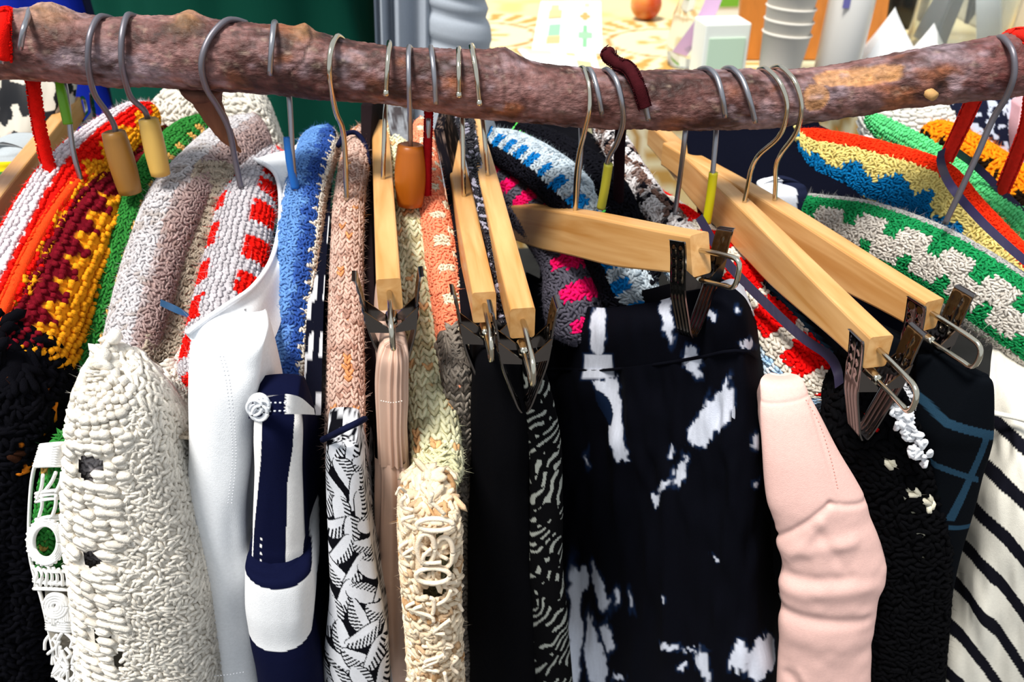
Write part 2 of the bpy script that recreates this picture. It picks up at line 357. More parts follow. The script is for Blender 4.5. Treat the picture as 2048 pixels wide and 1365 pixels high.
def bead(parent, a, b, r, colr, bulge=0.15, name='wooden_bead'):
    a, b = P(*a), P(*b); L = np.linalg.norm(b - a); ax = (b - a) / L; g = G()
    prof = [(0.0022, 0.003), (r * 0.62, 0.0)] + [(r * (0.82 + bulge * math.sin(math.pi * t)), L * (0.02 + 0.96 * t)) for t in np.linspace(0, 1, 12)] + [(r * 0.6, L), (0.0005, L)]
    g.lathe(a, ax, prof, 24, colr); return g.build(name, M['bead'], parent)

def tri(x): return np.abs((x % 1.0) - 0.5) * 2     # 0..1..0

def cover(parent, ridge, hw, colf, style='vee', ratio=1.0, pitch=0.0048, nu=16, fat=1.0, jit=0.12, fuzz=900, name='crochet_cover', flen=0.0035, round_ends=(1, 1), hi=1.0):
    R0 = pts(ridge); d = np.array([mpp(p) for p in R0]); wa = np.array(hw) * d
    cum = np.concatenate([[0], np.cumsum(np.linalg.norm(np.diff(R0, axis=0), axis=1))]); S = cum[-1]
    pitch = pitch * .84; nu = int(nu * 1.2); nv = max(12, int(S / pitch)); x = np.linspace(0, 1, nv); wv = np.interp(x * S, cum, wa)
    e = np.ones(nv)
    if round_ends[0]: e *= np.sqrt(np.clip(1 - (1 - np.clip(x * S / 0.02, 0, 1)) ** 2, 0.02, 1))
    if round_ends[1]: e *= np.sqrt(np.clip(1 - (1 - np.clip((1 - x) * S / 0.02, 0, 1)) ** 2, 0.02, 1))
    R, s, ph, C, T, N, B = ring_tube(R0, wv * e, wv * e * ratio, nv, nu)
    Cg = np.clip(colf(s, ph), 0, 1)
    g = G()
    nv2, nu2 = nv * 2, nu * 2
    Rb, sb, phb, *_ = ring_tube(R0, np.interp(np.linspace(0, 1, nv2), x, wv * e * 0.97), np.interp(np.linspace(0, 1, nv2), x, wv * e * ratio * 0.97), nv2, nu2)
    g.grid(Rb, np.clip(colf(sb, phb), 0, 1), wrap=True)
    # shift alternate rows so stitches interlock
    stitch(g, R, Cg, style, True, flip=-1, fat=fat, jit=jit, proud=0.35 * hi, fuzz=fuzz, flen=flen)
    return stuff(g.build(name, M['wool'], parent))

def wood_hanger(label, neck, near, far=None, half=0.15, hookL=None, hm='chrome', tip=True, thick=0.0145, group='wooden clip hangers', clipside=1, hh=(0.032, 0.021), both=False, Yn=0.0, nearY=None):
    n0 = P(neck[0], neck[1], Yn); z = n0[2]; e1 = PZ(near[0], near[1], z) if nearY is None else P(near[0], near[1], nearY); d = e1 - n0; L1 = np.linalg.norm(d); e = d / L1
    L0 = half if far is None else np.linalg.norm(PZ(far[0], far[1], z) - n0)
    lat = unit(np.cross(e, [0, 0, 1.0])); upb = np.cross(lat, e)
    t = thing('wooden_clip_hanger', label, 'hanger', n0, group)
    m = 40; x = np.linspace(-L0, L1, m); u = np.abs(x) / np.where(x < 0, L0, L1)
    hgt = hh[0] + (hh[1] - hh[0]) * smooth(0.25, 1.0, u); top = 0.0012 * (1 - u) - 0.004 * smooth(0.1, 0.9, u) * 0.4
    prof = []
    b = 0.0016
    for (sx, sz) in ((-1, 1), (1, 1), (1, -1), (-1, -1)):
        for k in range(3):
            a = {(-1, 1): math.pi, (1, 1): math.pi / 2, (1, -1): 0, (-1, -1): -math.pi / 2}[(sx, sz)] - k * math.pi / 4
            prof.append((sx * (thick / 2 - b) + b * math.cos(a), sz, b * math.sin(a) - sz * b))
    V = np.zeros((m, 12, 3)); Gr = np.zeros((m, 12, 3))
    for j, (lx, sz, dz) in enumerate(prof):
        zz = (top if sz > 0 else top - hgt) + dz
        V[:, j] = n0 + x[:, None] * e + lx * lat + zz[:, None] * upb
        Gr[:, j, 0] = x; Gr[:, j, 1] = lx; Gr[:, j, 2] = zz
    g = G(); g.grid(V, H('#dba765'), wrap=True); nv = g.n
    for i0 in (0, m - 1):
        g.add(V[i0], None, [(0, k, k + 1) for k in range(1, 11)]); 
    o = g.build('wooden_bar', M['wood'], t)
    Ga = np.vstack([Gr.reshape(-1, 3), Gr[0], Gr[-1]]) + np.array([n0[0] * 7, n0[0] * 3, 0])
    at = o.data.attributes.new('Grain', 'FLOAT_VECTOR', 'POINT'); at.data.foreach_set('vector', Ga.ravel().astype(np.float32))
    for p in o.data.polygons: p.use_smooth = False
    if hookL: hook(t, hookL, 0.0017, hm, tip=tip, n=70)
    E = n0 + e * L1 + np.array([0, 0, top[-1]]); 
    clip(t, E, e, lat, hh[1])
    if both: clip(t, n0 - e * L0 + np.array([0, 0, top[0]]), -e, -lat, hh[1])
    return t, E, e, lat

def clip(t, E, e, lat, h):
    """wire loop leaving the bar end, and the sprung clip that slides on it"""
    Z = np.array([0, 0, 1.0]); zu = -h * 0.42; zl = -h - 0.005
    f = lambda a, z: E + e * a + Z * z
    Lp = [f(-0.006, zu), f(0.01, zu), f(0.03, zu - 0.0005), f(0.0365, zu - 0.002), f(0.039, zu - 0.006), f(0.0385, zl + 0.004), f(0.0355, zl), f(0.03, zl), f(0.015, zl), f(-0.004, zl)]
    g = G(); g.tube(catmull(np.array(Lp), 60), 0.0016, 10, (0.6, 0.6, 0.6)); g.build('wire_loop', M['chrome'], t)
    c = f(0.003, zl); ck = G(); 
    ck.lathe(c - e * 0.007, e, [(0.0001, 0), (0.0034, 0), (0.0038, 0.001), (0.0034, 0.002), (0.0038, 0.003), (0.0034, 0.004), (0.0038, 0.005), (0.0034, 0.006), (0.0038, 0.007), (0.0034, 0.008), (0.0038, 0.009), (0.003, 0.011), (0.0001, 0.011)], 16, (0.6, 0.6, 0.6))
    body = ck.build('clip', M['chrome'], t)
    hwid = 0.0072
    for sd in (-1, 1):
        # lever plate: finger end flared out at the top, gripping end pinched at the bottom
        prof = [(0.0205, 0.031), (0.0188, 0.030), (0.0165, 0.017), (0.0152, 0.004), (0.0132, -0.008), (0.0085, -0.024), (0.0048, -0.036), (0.0022, -0.041)]
        q = catmull(np.array([(a, z, 0) for a, z in prof]), 44)[:, :2]
        ww = np.interp(np.linspace(0, 1, 44), [0, .06, .3, .5, 1], [hwid * .92, hwid, hwid, hwid * .98, hwid * .88])
        us = np.linspace(-1, 1, 25); V = np.zeros((44, 25, 3))
        for i in range(44):
            t_ = i / 43
            em = np.zeros(25)
            if 0.08 < t_ < 0.42:
                ph = ((t_ - 0.08) / 0.085) % 1; em += 0.0011 * math.sin(math.pi * ph) ** 0.7 * np.clip(np.sin(math.pi * np.clip((np.abs(us) - 0.08) / 0.75, 0, 1)), 0, 1) ** 0.5
            if 0.46 < t_ < 0.95: em += 0.0007 * (np.sin(us * math.pi * 4.0) > 0.1) * min(1, (t_ - 0.46) * 12)
            V[i] = c + lat * (sd * (q[i, 0] * 1.0 + em))[:, None] + Z * q[i, 1] + e * (us * ww[i])[:, None]
        g = G(); g.grid(V); inner = V - lat * sd * 0.0011; g.grid(inner)
        for edge in ((0, slice(None)), (-1, slice(None)), (slice(None), 0), (slice(None), -1)):
            g.grid(np.stack([V[edge], inner[edge]], 0))
        pl = g.build('clip_lever', M['plate'], body)
        # hinge flanges bent inwards towards the spring
        for k in (-1, 1):
            o = c + e * (k * hwid * 0.97)
            V = np.array([o + lat * sd * 0.0160 + Z * 0.012, o + lat * sd * 0.0140 - Z * 0.003, o + lat * sd * 0.002 - Z * 0.0045, o + lat * sd * 0.002 - Z * 0.0015])
            g = G(); g.add(np.vstack([V, V + e * 0.0009]), [(0, 1, 2, 3), (7, 6, 5, 4), (0, 4, 5, 1), (1, 5, 6, 2), (2, 6, 7, 3), (3, 7, 4, 0)]); g.build('clip_flange', M['plate'], body, smooth=False)

def HK(x, xt, yt, yb, sx, sy, Yf=-0.0245):
    """hook whose free end hangs in front of the branch; (sx,sy) is where the shaft meets the hanger"""
    ym = (yt + yb) / 2
    return [(x, yb, Yf), (x + (xt - x) * .35, ym, Yf - .001), (x + (xt - x) * .75, yt + 18, -0.018), (xt, yt, -0.004), (xt + (sx - xt) * .1, yt + 4, 0.012), (xt + (sx - xt) * .3, yt + 45, 0.026), (xt + (sx - xt) * .5, yt + 105, 0.021), (xt + (sx - xt) * .7, yt + 150, 0.008), (xt + (sx - xt) * .85, sy - 60, 0.0), (sx, sy, 0.0), (sx, sy + 14, 0.0)]

# ================================================================== CROCHET-COVERED HANGERS (left to right)
RED, WHT, GOLD, MAR, ORG = H('#d9160f'), H('#d6ccd0'), H('#e5961a'), H('#6d0e1c'), H('#f4451a')
# red, white and gold hanger with a red yarn hook
t = thing('crochet_hanger', 'crochet hanger in white, red and gold stripes with red yarn hook, leftmost', 'hanger', P(100, 335, 0), 'crochet covered hangers')
def colA(s, ph):
    z = 0.16 * tri(s / 0.012)
    c = np.where((ph < 0.10)[..., None], WHT, RED); c = np.where((ph < -0.62)[..., None], RED, c)
    return np.where((ph > 0.55 + 0.5 * tri(s / 0.03))[..., None], GOLD, np.where((np.abs(ph - 0.1) < z)[..., None] & (ph > -0.62)[..., None], WHT, c))
cover(t, [(300, 205, .15), (262, 208, .12), (180, 262, .06), (104, 340, 0), (30, 470, -.06), (-40, 610, -.12)], [28, 46, 62, 68, 78, 80], colA, 'slip', 0.9, 0.0042, 26, fuzz=3000)
yarn_wrap(t, [(8, 118, -.026), (6, 60, -.026), (8, 32, -.012), (22, 32, .004), (40, 60, .024), (60, 130, .02), (68, 180, .006), (76, 240, 0), (95, 325, 0), (108, 345, .0)], 0.0044, RED, turns=40)
g = G(); g.tube(pts([(4, 126, -.026), (6, 112, -.026)]), 0.0018, 10); g.build('hook', M['steel'], t)
# gold and maroon hanger with orange cord
t = thing('crochet_hanger', 'gold and maroon zigzag crochet hanger with an orange cord along its ridge', 'hanger', P(155, 365, 0), 'crochet covered hangers')
def colB(s, ph):
    c = np.where((ph < 0.55 + 0.5 * tri(s / 0.022))[..., None], MAR, GOLD)
    return np.where((ph < -0.05)[..., None], np.where((tri(s / 0.03) > 0.5)[..., None], GOLD, RED), c)
ridB = [(330, 250, .14), (292, 280, .1), (222, 325, .05), (158, 372, 0), (88, 470, -.05), (20, 610, -.11), (-10, 700, -.15)]
cover(t, ridB, [30, 62, 74, 82, 92, 98, 90], colB, 'slip', 1.1, 0.0048, 24, fuzz=2500)
g = G(); q = catmull(pts(ridB[1:]) + np.array([0, -0.002, 0.0035]), 90); R = ring_like(q, 0.0042, 70, 8); g.tube(q, 0.0038, 8, ORG); stitch(g, R, np.broadcast_to(ORG, R.shape), 'rough', True, flip=-1, fat=1.2, proud=0.2, fuzz=900); stuff(g.build('orange_cord', M['wool'], t))
hook(t, HK(40, 60, 20, 98, 160, 355, -0.0295), 0.0019, 'steel')
sleeve(t, [(119, 150, .012), (124, 190, .004), (136, 248, .001)], 0.0034, H('#5f9a17'), 'green_sleeve')

# green hanger with bamboo bead
GRN, TAN = H('#2f7a33'), H('#c79a52')
t = thing('crochet_hanger', 'green crochet hanger with tan flecks and a brown bamboo bead on its hook', 'hanger', P(255, 390, 0), 'crochet covered hangers')
def colD(s, ph):
    c = np.broadcast_to(GRN, s.shape + (3,)) * (1 + 0.12 * n2(s, ph * .01, 150, 3))[..., None]
    c = np.where(((ph > 0.0) & (ph < 0.3))[..., None], H('#1d5524'), c)
    return np.where(((np.abs(ph - 0.95) < .3) & (tri(s / 0.022) > .62) | (np.abs(ph + 1.3) < .25) & (tri(s / 0.03) > .7))[..., None], TAN, c)
tD = t; cover(t, [(402, 228, .15), (362, 250, .12), (300, 320, .05), (262, 400, 0), (222, 520, -.04), (180, 660, -.085), (146, 800, -.13), (124, 905, -.165)], [24, 42, 36, 30, 33, 36, 40, 42], colD, 'vee', 0.9, 0.0046, 14, fuzz=2400)
hook(t, [(228, 40, .012), (214, 34, .002), (196, 36, -.008), (180, 70, -.022), (176, 115, -.0255), (180, 155, -.021), (190, 190, -.012), (212, 222, -.004), (228, 250, 0), (233, 275, 0)], 0.002, 'darkwire')
bead(t, (226, 262, 0), (262, 388, -.004), 0.0098, H('#8a6026'), 0.12)

# grey-white hanger with pale bead
GW, PKG = H('#c0bcbe'), H('#94756e')
t = thing('crochet_hanger', 'grey-white crochet hanger with a pale yellow bamboo bead on its hook', 'hanger', P(325, 365, 0), 'crochet covered hangers')
def colE(s, ph):
    c = mixc(GW, H('#a9a09c'), smooth(0.1, 0.6, n2(s, ph * .012, 190, 8)))
    return mixc(c, PKG, smooth(0.25, 0.55, ph + 0.1 * n2(s, ph, 90, 4)) * 0.8)
tE = t; cover(t, [(505, 228, .15), (470, 240, .12), (400, 300, .05), (336, 372, 0), (296, 480, -.04), (262, 600, -.085), (236, 720, -.125), (214, 840, -.165)], [40, 66, 66, 60, 58, 55, 52, 44], colE, 'rough', 0.85, 0.0042, 24, fat=1.15, fuzz=2800)
hook(t, [(278, 36, .014), (268, 32, .004), (254, 32, -.008), (244, 70, -.022), (243, 120, -.0255), (250, 160, -.02), (262, 195, -.01), (288, 220, -.004), (296, 240, 0), (300, 262, 0)], 0.002, 'darkwire')
bead(t, (296, 236, 0), (322, 352, -.004), 0.0082, H('#c9a250'), 0.1)

# red and pale grey hanger
t = thing('crochet_hanger', 'pale grey crochet hanger with spiky red patches, inside white t-shirt', 'hanger', P(482, 378, 0), 'crochet covered hangers')
def colF(s, ph):
    c = np.broadcast_to(H('#b8b3b7'), s.shape + (3,))
    sh = 0.1 * tri(s / 0.009)
    rr = (ph > 0.42 + sh) & (ph < 1.6) & (((s + .006) % 0.034) < 0.022) | (ph < -0.5 - sh) & (((s + .02) % 0.034) < 0.021)
    return np.where(rr[..., None], RED, c)
cover(t, [(545, 290, .12), (515, 318, .07), (486, 378, 0), (462, 480, -.045), (438, 580, -.09), (412, 690, -.135), (400, 760, -.16)], [40, 50, 56, 62, 64, 62, 55], colF, 'slip', 0.8, 0.004, 26, fuzz=3500, flen=0.005)
hook(t, [(492, 46, .012), (470, 40, .002), (448, 44, -.008), (418, 78, -.02), (403, 125, -.0265), (412, 175, -.022), (436, 215, -.012), (458, 260, -.004), (470, 320, 0), (482, 376, 0)], 0.0021, 'darkwire')

# blue hanger
t = thing('crochet_hanger', 'mottled blue crochet hanger with cream edge and blue hook sleeve', 'hanger', P(595, 378, 0), 'crochet covered hangers')
def colG(s, ph):
    v = n2(s, ph * .012, 200, 5)
    c = mixc(H('#618cc6'), H('#2f4f96'), smooth(0.0, 0.35, ph + 0.35 * v))
    c = np.where((ph > 0.72 + 0.28 * tri(s / 0.013))[..., None], H('#d9cfc2'), c); c = np.where((ph > 1.25)[..., None], H('#a68a76'), c)
    return np.where(((ph < -0.85) & (tri(s / 0.025) > .35))[..., None], H('#dfe3ea'), c)
cover(t, [(655, 250, .13), (634, 262, .1), (612, 330, .03), (602, 380, 0), (588, 480, -.045), (574, 600, -.09), (560, 720, -.13), (552, 830, -.165)], [28, 40, 42, 42, 45, 46, 46, 42], colG, 'rough', 0.9, 0.004, 20, fat=1.1, fuzz=2600)
hook(t, HK(540, 548, 46, 150, 592, 378), 0.0019, 'steel')
sleeve(t, [(575, 274, .003), (580, 320, 0), (590, 376, 0)], 0.0032, H('#1767b8'), 'blue_sleeve')

# beige hanger
t = thing('crochet_hanger', 'pinkish beige openwork knitted hanger on a copper coloured hook', 'hanger', P(693, 402, 0), 'crochet covered hangers')
def colH(s, ph):
    c = mixc(H('#c9aa9c'), H('#a67f70'), smooth(0.0, 0.6, n2(s, ph * .012, 220, 15)))
    return np.where((n2(s, ph * .02, 260, 17, 1) > 0.74)[..., None], H('#c98a5a'), c)
cover(t, [(718, 250, .13), (708, 300, .07), (698, 360, .02), (694, 402, 0), (690, 520, -.05), (688, 640, -.095), (687, 760, -.135), (686, 900, -.175), (690, 1000, -.19)], [24, 28, 28, 29, 31, 33, 36, 38, 34], colH, 'vee', 0.9, 0.0047, 13, fat=1.08, fuzz=2200)
hook(t, [(690, 84, .012), (680, 74, .002), (672, 74, -.008), (662, 100, -.022), (659, 140, -.0265), (664, 185, -.02), (672, 225, -.01), (684, 255, -.003), (690, 300, 0), (693, 400, 0)], 0.0019, 'chrome')

# cream hanger
t = thing('crochet_hanger', 'pale cream chunky knitted hanger with an orange-brown turned bead', 'hanger', P(821, 415, 0), 'crochet covered hangers')
def colI(s, ph):
    c = mixc(H('#dcd8b4'), H('#aea37a'), smooth(0.0, 0.7, n2(s, ph * .012, 200, 25)))
    return np.where((n2(s, ph * .02, 230, 27, 1) > 0.66)[..., None], H('#d6a674'), c)
tI = t; cover(t, [(790, 232, .14), (798, 290, .09), (812, 370, .025), (822, 420, 0), (838, 540, -.05), (852, 660, -.095), (864, 780, -.135), (876, 920, -.175), (882, 985, -.19)], [22, 26, 30, 33, 38, 42, 45, 48, 46], colI, 'vee', 0.9, 0.0062, 12, fat=1.15, fuzz=2000)
hook(t, [(826, 104, .012), (820, 95, .002), (818, 96, -.008), (817, 120, -.02), (818, 170, -.0265), (820, 230, -.018), (821, 270, -.006), (821, 310, 0)], 0.0018, 'steel')
bead(t, (821, 288, 0), (820, 412, -.003), 0.0112, H('#a2560f'), 0.2)

# peach hanger
t = thing('crochet_hanger', 'peach crochet hanger dotted with cream and hung by a dark red yarn hook', 'hanger', P(862, 395, 0), 'crochet covered hangers')
def colJ(s, ph):
    d = (tri(s / 0.026) > .72) & (np.abs(ph - 0.15) < .5) | (tri(s / 0.026 + .5) > .75) & (np.abs(ph - 0.95) < .3)
    return np.where(d[..., None], H('#d9cdb4'), np.broadcast_to(H('#ee8d6a'), s.shape + (3,)))
cover(t, [(842, 235, .14), (848, 290, .08), (858, 360, .02), (868, 410, 0), (884, 510, -.045), (898, 600, -.08), (912, 700, -.115), (920, 770, -.14)], [22, 25, 27, 30, 32, 33, 34, 30], colJ, 'rough', 0.9, 0.0038, 16, fat=1.15, fuzz=1400)
hook(t, HK(872, 862, 96, 208, 856, 300), 0.0018, 'steel')
yarn_wrap(t, [(858, 195, .008), (857, 240, .002), (855, 300, 0), (854, 390, 0)], 0.0030, H('#8f1016'), 'red_yarn_wrap', 24)

# --- right of the centre
PNK, CHR = H('#ee1466'), H('#55525e')
t = thing('crochet_hanger', 'charcoal crochet hanger with bright pink blobs, behind tie-dye trousers', 'hanger', P(1150, 430, 0.0), 'crochet covered hangers')
def colK(s, ph):
    b = (tri(s / 0.026) > .42 + .18 * np.abs(ph - .2)) & (ph > -.75) & (ph < .45)
    return np.where(b[..., None], PNK, np.where((ph > 1.0)[..., None], H('#14141a'), CHR))
cover(t, [(965, 300, .14), (1010, 335, .12), (1080, 385, .08), (1140, 450, .045), (1180, 545, .01), (1215, 680, -.005)], [46, 56, 60, 66, 72, 72], lambda s, ph: colK(s, ph + .35), 'rough', 0.8, 0.004, 22, fat=1.1, fuzz=2000)
hook(t, [(1204, 228, -.0245), (1196, 185, -.025), (1184, 145, -.015), (1172, 138, -.002), (1162, 150, .018), (1160, 215, .02), (1162, 290, .006), (1158, 350, 0), (1150, 430, 0)], 0.0017, 'steel')
t = thing('crochet_hanger', 'light grey crochet hanger with bright blue dashes and yellow-green hook sleeve', 'hanger', P(1203, 418, 0.01), 'crochet covered hangers')
def colK2(s, ph):
    b = (tri(s / 0.020) > .5) & (ph > -1.0) & (ph < -.45)
    c = mixc(H('#b9c6cf'), H('#7e8c97'), smooth(0, .6, n2(s, ph * .012, 240, 6)))
    c = np.where((ph < -1.05)[..., None], H('#16161e'), c)
    return np.where(b[..., None], H('#0d6cb0'), np.where((ph > 1.2)[..., None], H('#2a7fc0'), c))
cover(t, [(985, 258, .14), (1030, 270, .12), (1100, 310, .07), (1165, 370, .03), (1210, 425, .02), (1260, 520, -.005), (1300, 610, -.03)], [38, 46, 50, 52, 54, 58, 60], colK2, 'rough', 0.8, 0.0042, 22, fat=1.1, fuzz=1800)
hook(t, [(1198, 150, .014), (1206, 142, .002), (1216, 140, -.008), (1232, 160, -.021), (1243, 200, -.0265), (1246, 245, -.022), (1234, 285, -.012), (1218, 315, -.003), (1212, 345, 0), (1203, 416, .003)], 0.0019, 'steel')
sleeve(t, [(1217, 328, -.001), (1210, 375, .001), (1202, 416, .004)], 0.0034, H('#b7b437'), 'yellow_green_sleeve')
t = thing('crochet_hanger', 'black crochet hanger with lime green tufts and dark red wrapped hook', 'hanger', P(1236, 425, 0.03), 'crochet covered hangers')
def colK3(s, ph):
    b = (tri(s / 0.021) > .45) & (ph > -1.3) & (ph < -.75)
    return np.where(b[..., None], H('#5fe05f'), np.broadcast_to(H('#0e0e14'), s.shape + (3,)))
cover(t, [(1040, 245, .17), (1100, 268, .13), (1170, 312, .08), (1225, 380, .035), (1270, 470, .01), (1300, 560, -.01)], [40, 52, 58, 62, 66, 66], colK3, 'rough', 0.8, 0.0045, 20, fat=1.1, fuzz=700)
hook(t, [(1297, 240, -.0245), (1293, 222, -.025), (1284, 180, -.0255), (1268, 140, -.014)], 0.0019, 'steel', n=20)
yarn_wrap(t, [(1220, 104, .012), (1216, 112, .006), (1236, 128, .0), (1258, 138, -.01), (1276, 170, -.024), (1290, 215, -.0265)], 0.0044, H('#3a1116'), 'dark_red_wrap', 26)
sleeve(t, [(1250, 160, .024), (1248, 215, .024), (1240, 275, .02), (1238, 350, .024), (1236, 430, .03)], 0.0042, H('#1a0c12'), 'dark_shaft', 'wool')

t = thing('crochet_hanger', 'speckled grey and brown crochet hanger mostly hidden behind the wooden bar', 'hanger', P(1350, 425, 0.02), 'crochet covered hangers')
colM = lambda s, ph: mixc(mixc(H('#cfcaca'), H('#6b5148'), smooth(-.1, .3, n2(s, ph * .012, 130, 16))), H('#15131a'), smooth(.25, .4, n2(s, ph * .012, 170, 26)))
cover(t, [(1195, 235, .17), (1225, 255, .14), (1265, 320, .09), (1310, 385, .045), (1352, 432, .02), (1420, 540, -.03)], [20, 26, 28, 30, 34, 36], colM, 'rough', 0.9, 0.0042, 14, fat=1.1, fuzz=800)
hook(t, [(1451, 234, -.0245), (1444, 190, -.0255), (1432, 152, -.016), (1412, 137, -.002), (1390, 150, .018), (1375, 215, .02), (1370, 270, .008), (1362, 340, .01), (1350, 428, .02)], 0.0019, 'steel')

# red / cream / light blue hanger
t = thing('crochet_hanger', 'cream crochet hanger with large red ovals, light blue underside and yellow hook sleeve', 'hanger', P(1414, 445, 0.0), 'crochet covered hangers')
def colN(s, ph):
    b = (tri((s + .004) / 0.040) > .26 + .22 * np.abs(ph + .25)) & (ph > -.95) & (ph < 1.2)
    c = np.where((ph < -1.25)[..., None], mixc(H('#a9cdea'), H('#dfe6ea'), smooth(-.2, .3, n2(s, ph * .012, 150, 9))), H('#d8d0c2'))
    return np.where(b[..., None], H('#dc0d0d'), c)
cover(t, [(1262, 352, .1), (1300, 378, .07), (1360, 420, .035), (1430, 480, 0), (1518, 548, -.035), (1602, 634, -.075), (1674, 724, -.11), (1712, 785, -.13)], [34, 52, 60, 70, 80, 86, 86, 70], colN, 'vee', 1.0, 0.0046, 26, fat=1.05, fuzz=2400)
hook(t, [(1511, 245, -.0245), (1498, 195, -.0255), (1482, 155, -.016), (1460, 136, -.002), (1440, 150, .018), (1434, 215, .02), (1432, 270, .008), (1425, 350, .0), (1414, 440, 0)], 0.0019, 'steel')
sleeve(t, [(1427, 345, .001), (1421, 395, 0), (1413, 446, 0)], 0.0034, H('#c3b80e'), 'yellow_sleeve')

# green and cream hanger, turned almost along the branch
t = thing('crochet_hanger', 'green crochet hanger with cream shell stitches and pale piping along the top', 'hanger', P(1890, 445, -0.02), 'crochet covered hangers')
EGR, CRM = H('#1d8a4e'), H('#d3ccc2')
def colO(s, ph):
    a = -ph
    c = np.broadcast_to(EGR, s.shape + (3,))
    k1 = (tri(s / 0.036) > .30 + .4 * np.abs(a - 1.02)) & (a > .72) & (a < 1.45)
    k2 = (tri(s / 0.036 + .5) > .22 + .3 * np.abs(a - 1.6)) & (a > 1.25) & (a < 1.95)
    c = np.where((k1 | k2)[..., None], CRM, c)
    c = np.where((a > 2.3)[..., None], CRM, c)
    return np.where((a < .22)[..., None], H('#a9a7a4'), c)
cover(t, [(1590, 388, .075), (1640, 392, .06), (1750, 408, .03), (1890, 458, -.01), (2040, 545, -.05), (2200, 660, -.09)], [22, 30, 34, 36, 40, 40], colO, 'rough', 2.0, 0.0042, 34, fat=1.15, fuzz=3000, flen=0.004)
hook(t, [(1984, 84, .012), (1996, 76, .002), (2008, 78, -.008), (2026, 105, -.022), (2028, 150, -.0265), (2012, 195, -.024), (1985, 240, -.02), (1950, 320, -.02), (1890, 448, -.02)], 0.0021, 'darkwire')

# red / yellow / blue hanger
t = thing('crochet_hanger', 'blue and yellow zigzag crochet hanger with a bright red ridge and red yarn hook', 'hanger', P(1888, 318, 0.045), 'crochet covered hangers')
BLU, YEL = H('#0d6ea8'), H('#e2cf7e')
def colQ(s, ph):
    a = -ph; zz = 1.12 + .5 * tri(s / 0.036)
    c = np.where((a < zz)[..., None], YEL, BLU)
    c = np.where(((a > 2.3) & (tri(s / .036) > .6))[..., None], YEL, c)
    c = np.where((a < .72)[..., None], H('#f03414'), c)
    return np.where((a < -.35)[..., None], np.where((tri(s / 0.036) > .5)[..., None], YEL, H('#3f7fae')), c)
cover(t, [(1600, 258, .11), (1650, 262, .1), (1760, 284, .075), (1890, 326, .045), (1960, 400, .02), (2048, 492, -.01), (2170, 610, -.05)], [24, 32, 34, 36, 38, 40, 40], colQ, 'rough', 1.9, 0.0042, 34, fat=1.15, fuzz=1800)
yarn_wrap(t, [(2090, 130, -.026), (2072, 84, -.016), (2040, 72, 0), (2010, 85, .02), (1975, 140, .026), (1945, 205, .026), (1920, 260, .036), (1892, 318, .045)], 0.0052, H('#d92a1f'), turns=40)
for L, nm in (([(1908, 300, .04), (1960, 340, .07), (2050, 430, .05), (2120, 500, .03)], 'ribbon'), ([(1884, 300, .04), (1882, 325, .035), (1902, 372, .0), (1960, 440, -.02), (2030, 505, -.045), (2080, 545, -.06)], 'ribbon')):
    q = catmull(pts(L), 40); wv = np.array([0.0022, -0.0005, 0.002]); g = G(); g.grid(np.stack([q - wv, q + wv], 1), H('#241c40')); g.grid(np.stack([q + wv, q - wv], 1) + np.array([0, .0006, 0]), H('#241c40')); g.build(nm, M['silk'], t)
# mint green and orange hangers behind
t = thing('crochet_hanger', 'plain mint green crochet hanger behind the red ridged one', 'hanger', P(1990, 390, 0.07), 'crochet covered hangers')
cover(t, [(1735, 222, .15), (1790, 246, .135), (1870, 290, .11), (1960, 355, .08), (2048, 425, .05), (2150, 520, .01)], [18, 24, 26, 28, 30, 30], lambda s, ph: np.broadcast_to(H('#5fcf82'), s.shape + (3,)), 'garter', 0.9, 0.005, 14, fuzz=500)
yarn_wrap(t, [(2068, 150, .026), (2058, 240, .035), (2036, 305, .05), (2000, 392, .068)], 0.0052, H('#d92a1f'), turns=22)
t = thing('crochet_hanger', 'fluffy orange and black crochet hanger at the right edge', 'hanger', P(2040, 350, 0.14), 'crochet covered hangers')
cover(t, [(1860, 250, .2), (1890, 246, .18), (1970, 285, .155), (2060, 345, .13), (2160, 430, .1)], [26, 46, 50, 54, 56], lambda s, ph: np.where(((-ph > .75 + .5 * tri(s / .05)) & (tri(s / .027) < .75))[..., None], H('#1d120c'), np.broadcast_to(H('#f08a14'), s.shape + (3,))), 'rough', 1.1, 0.0048, 20, fat=1.2, fuzz=2500, flen=0.006)

# ================================================================== WOODEN CLIP HANGERS
wood_hanger('wooden clip hanger gripping the beige satin garment', (766, 361), (776, 553), (757, 236), hookL=HK(772, 779, 86, 188, 766, 361))
wood_hanger('wooden clip hanger gripping the plain black trousers', (928, 396), (968, 580), (898, 262), hookL=HK(918, 917, 98, 192, 928, 396))
wood_hanger('wooden clip hanger gripping the black and white speckled garment', (976, 354), (1046, 612), (946, 228), nearY=-.168, hookL=HK(959, 942, 92, 208, 976, 354))
wood_hanger('wooden clip hanger turned sideways gripping the tie-dye trousers', (1150, 424), (1398, 462), None, 0.15, [(1156, 142, .014), (1160, 137, .004), (1168, 138, -.006), (1178, 170, -.02), (1179, 215, -.0255), (1170, 260, -.022), (1158, 310, -.015), (1152, 360, -.008), (1150, 424, 0), (1149, 438, 0)], tip=False, Yn=0.0, hh=(0.034, 0.026), nearY=-0.12)
wood_hanger('wooden clip hanger gripping the white ruffled garment, nearer of the right-hand pair', (1488, 408), (1766, 668), (1285, 246), hookL=[(1508, 148, .014), (1520, 138, .002), (1536, 140, -.008), (1562, 170, -.022), (1574, 215, -.0265), (1560, 270, -.022), (1520, 308, -.012), (1504, 335, -.004), (1496, 370, 0), (1488, 408, 0), (1487, 420, 0)], tip=False)
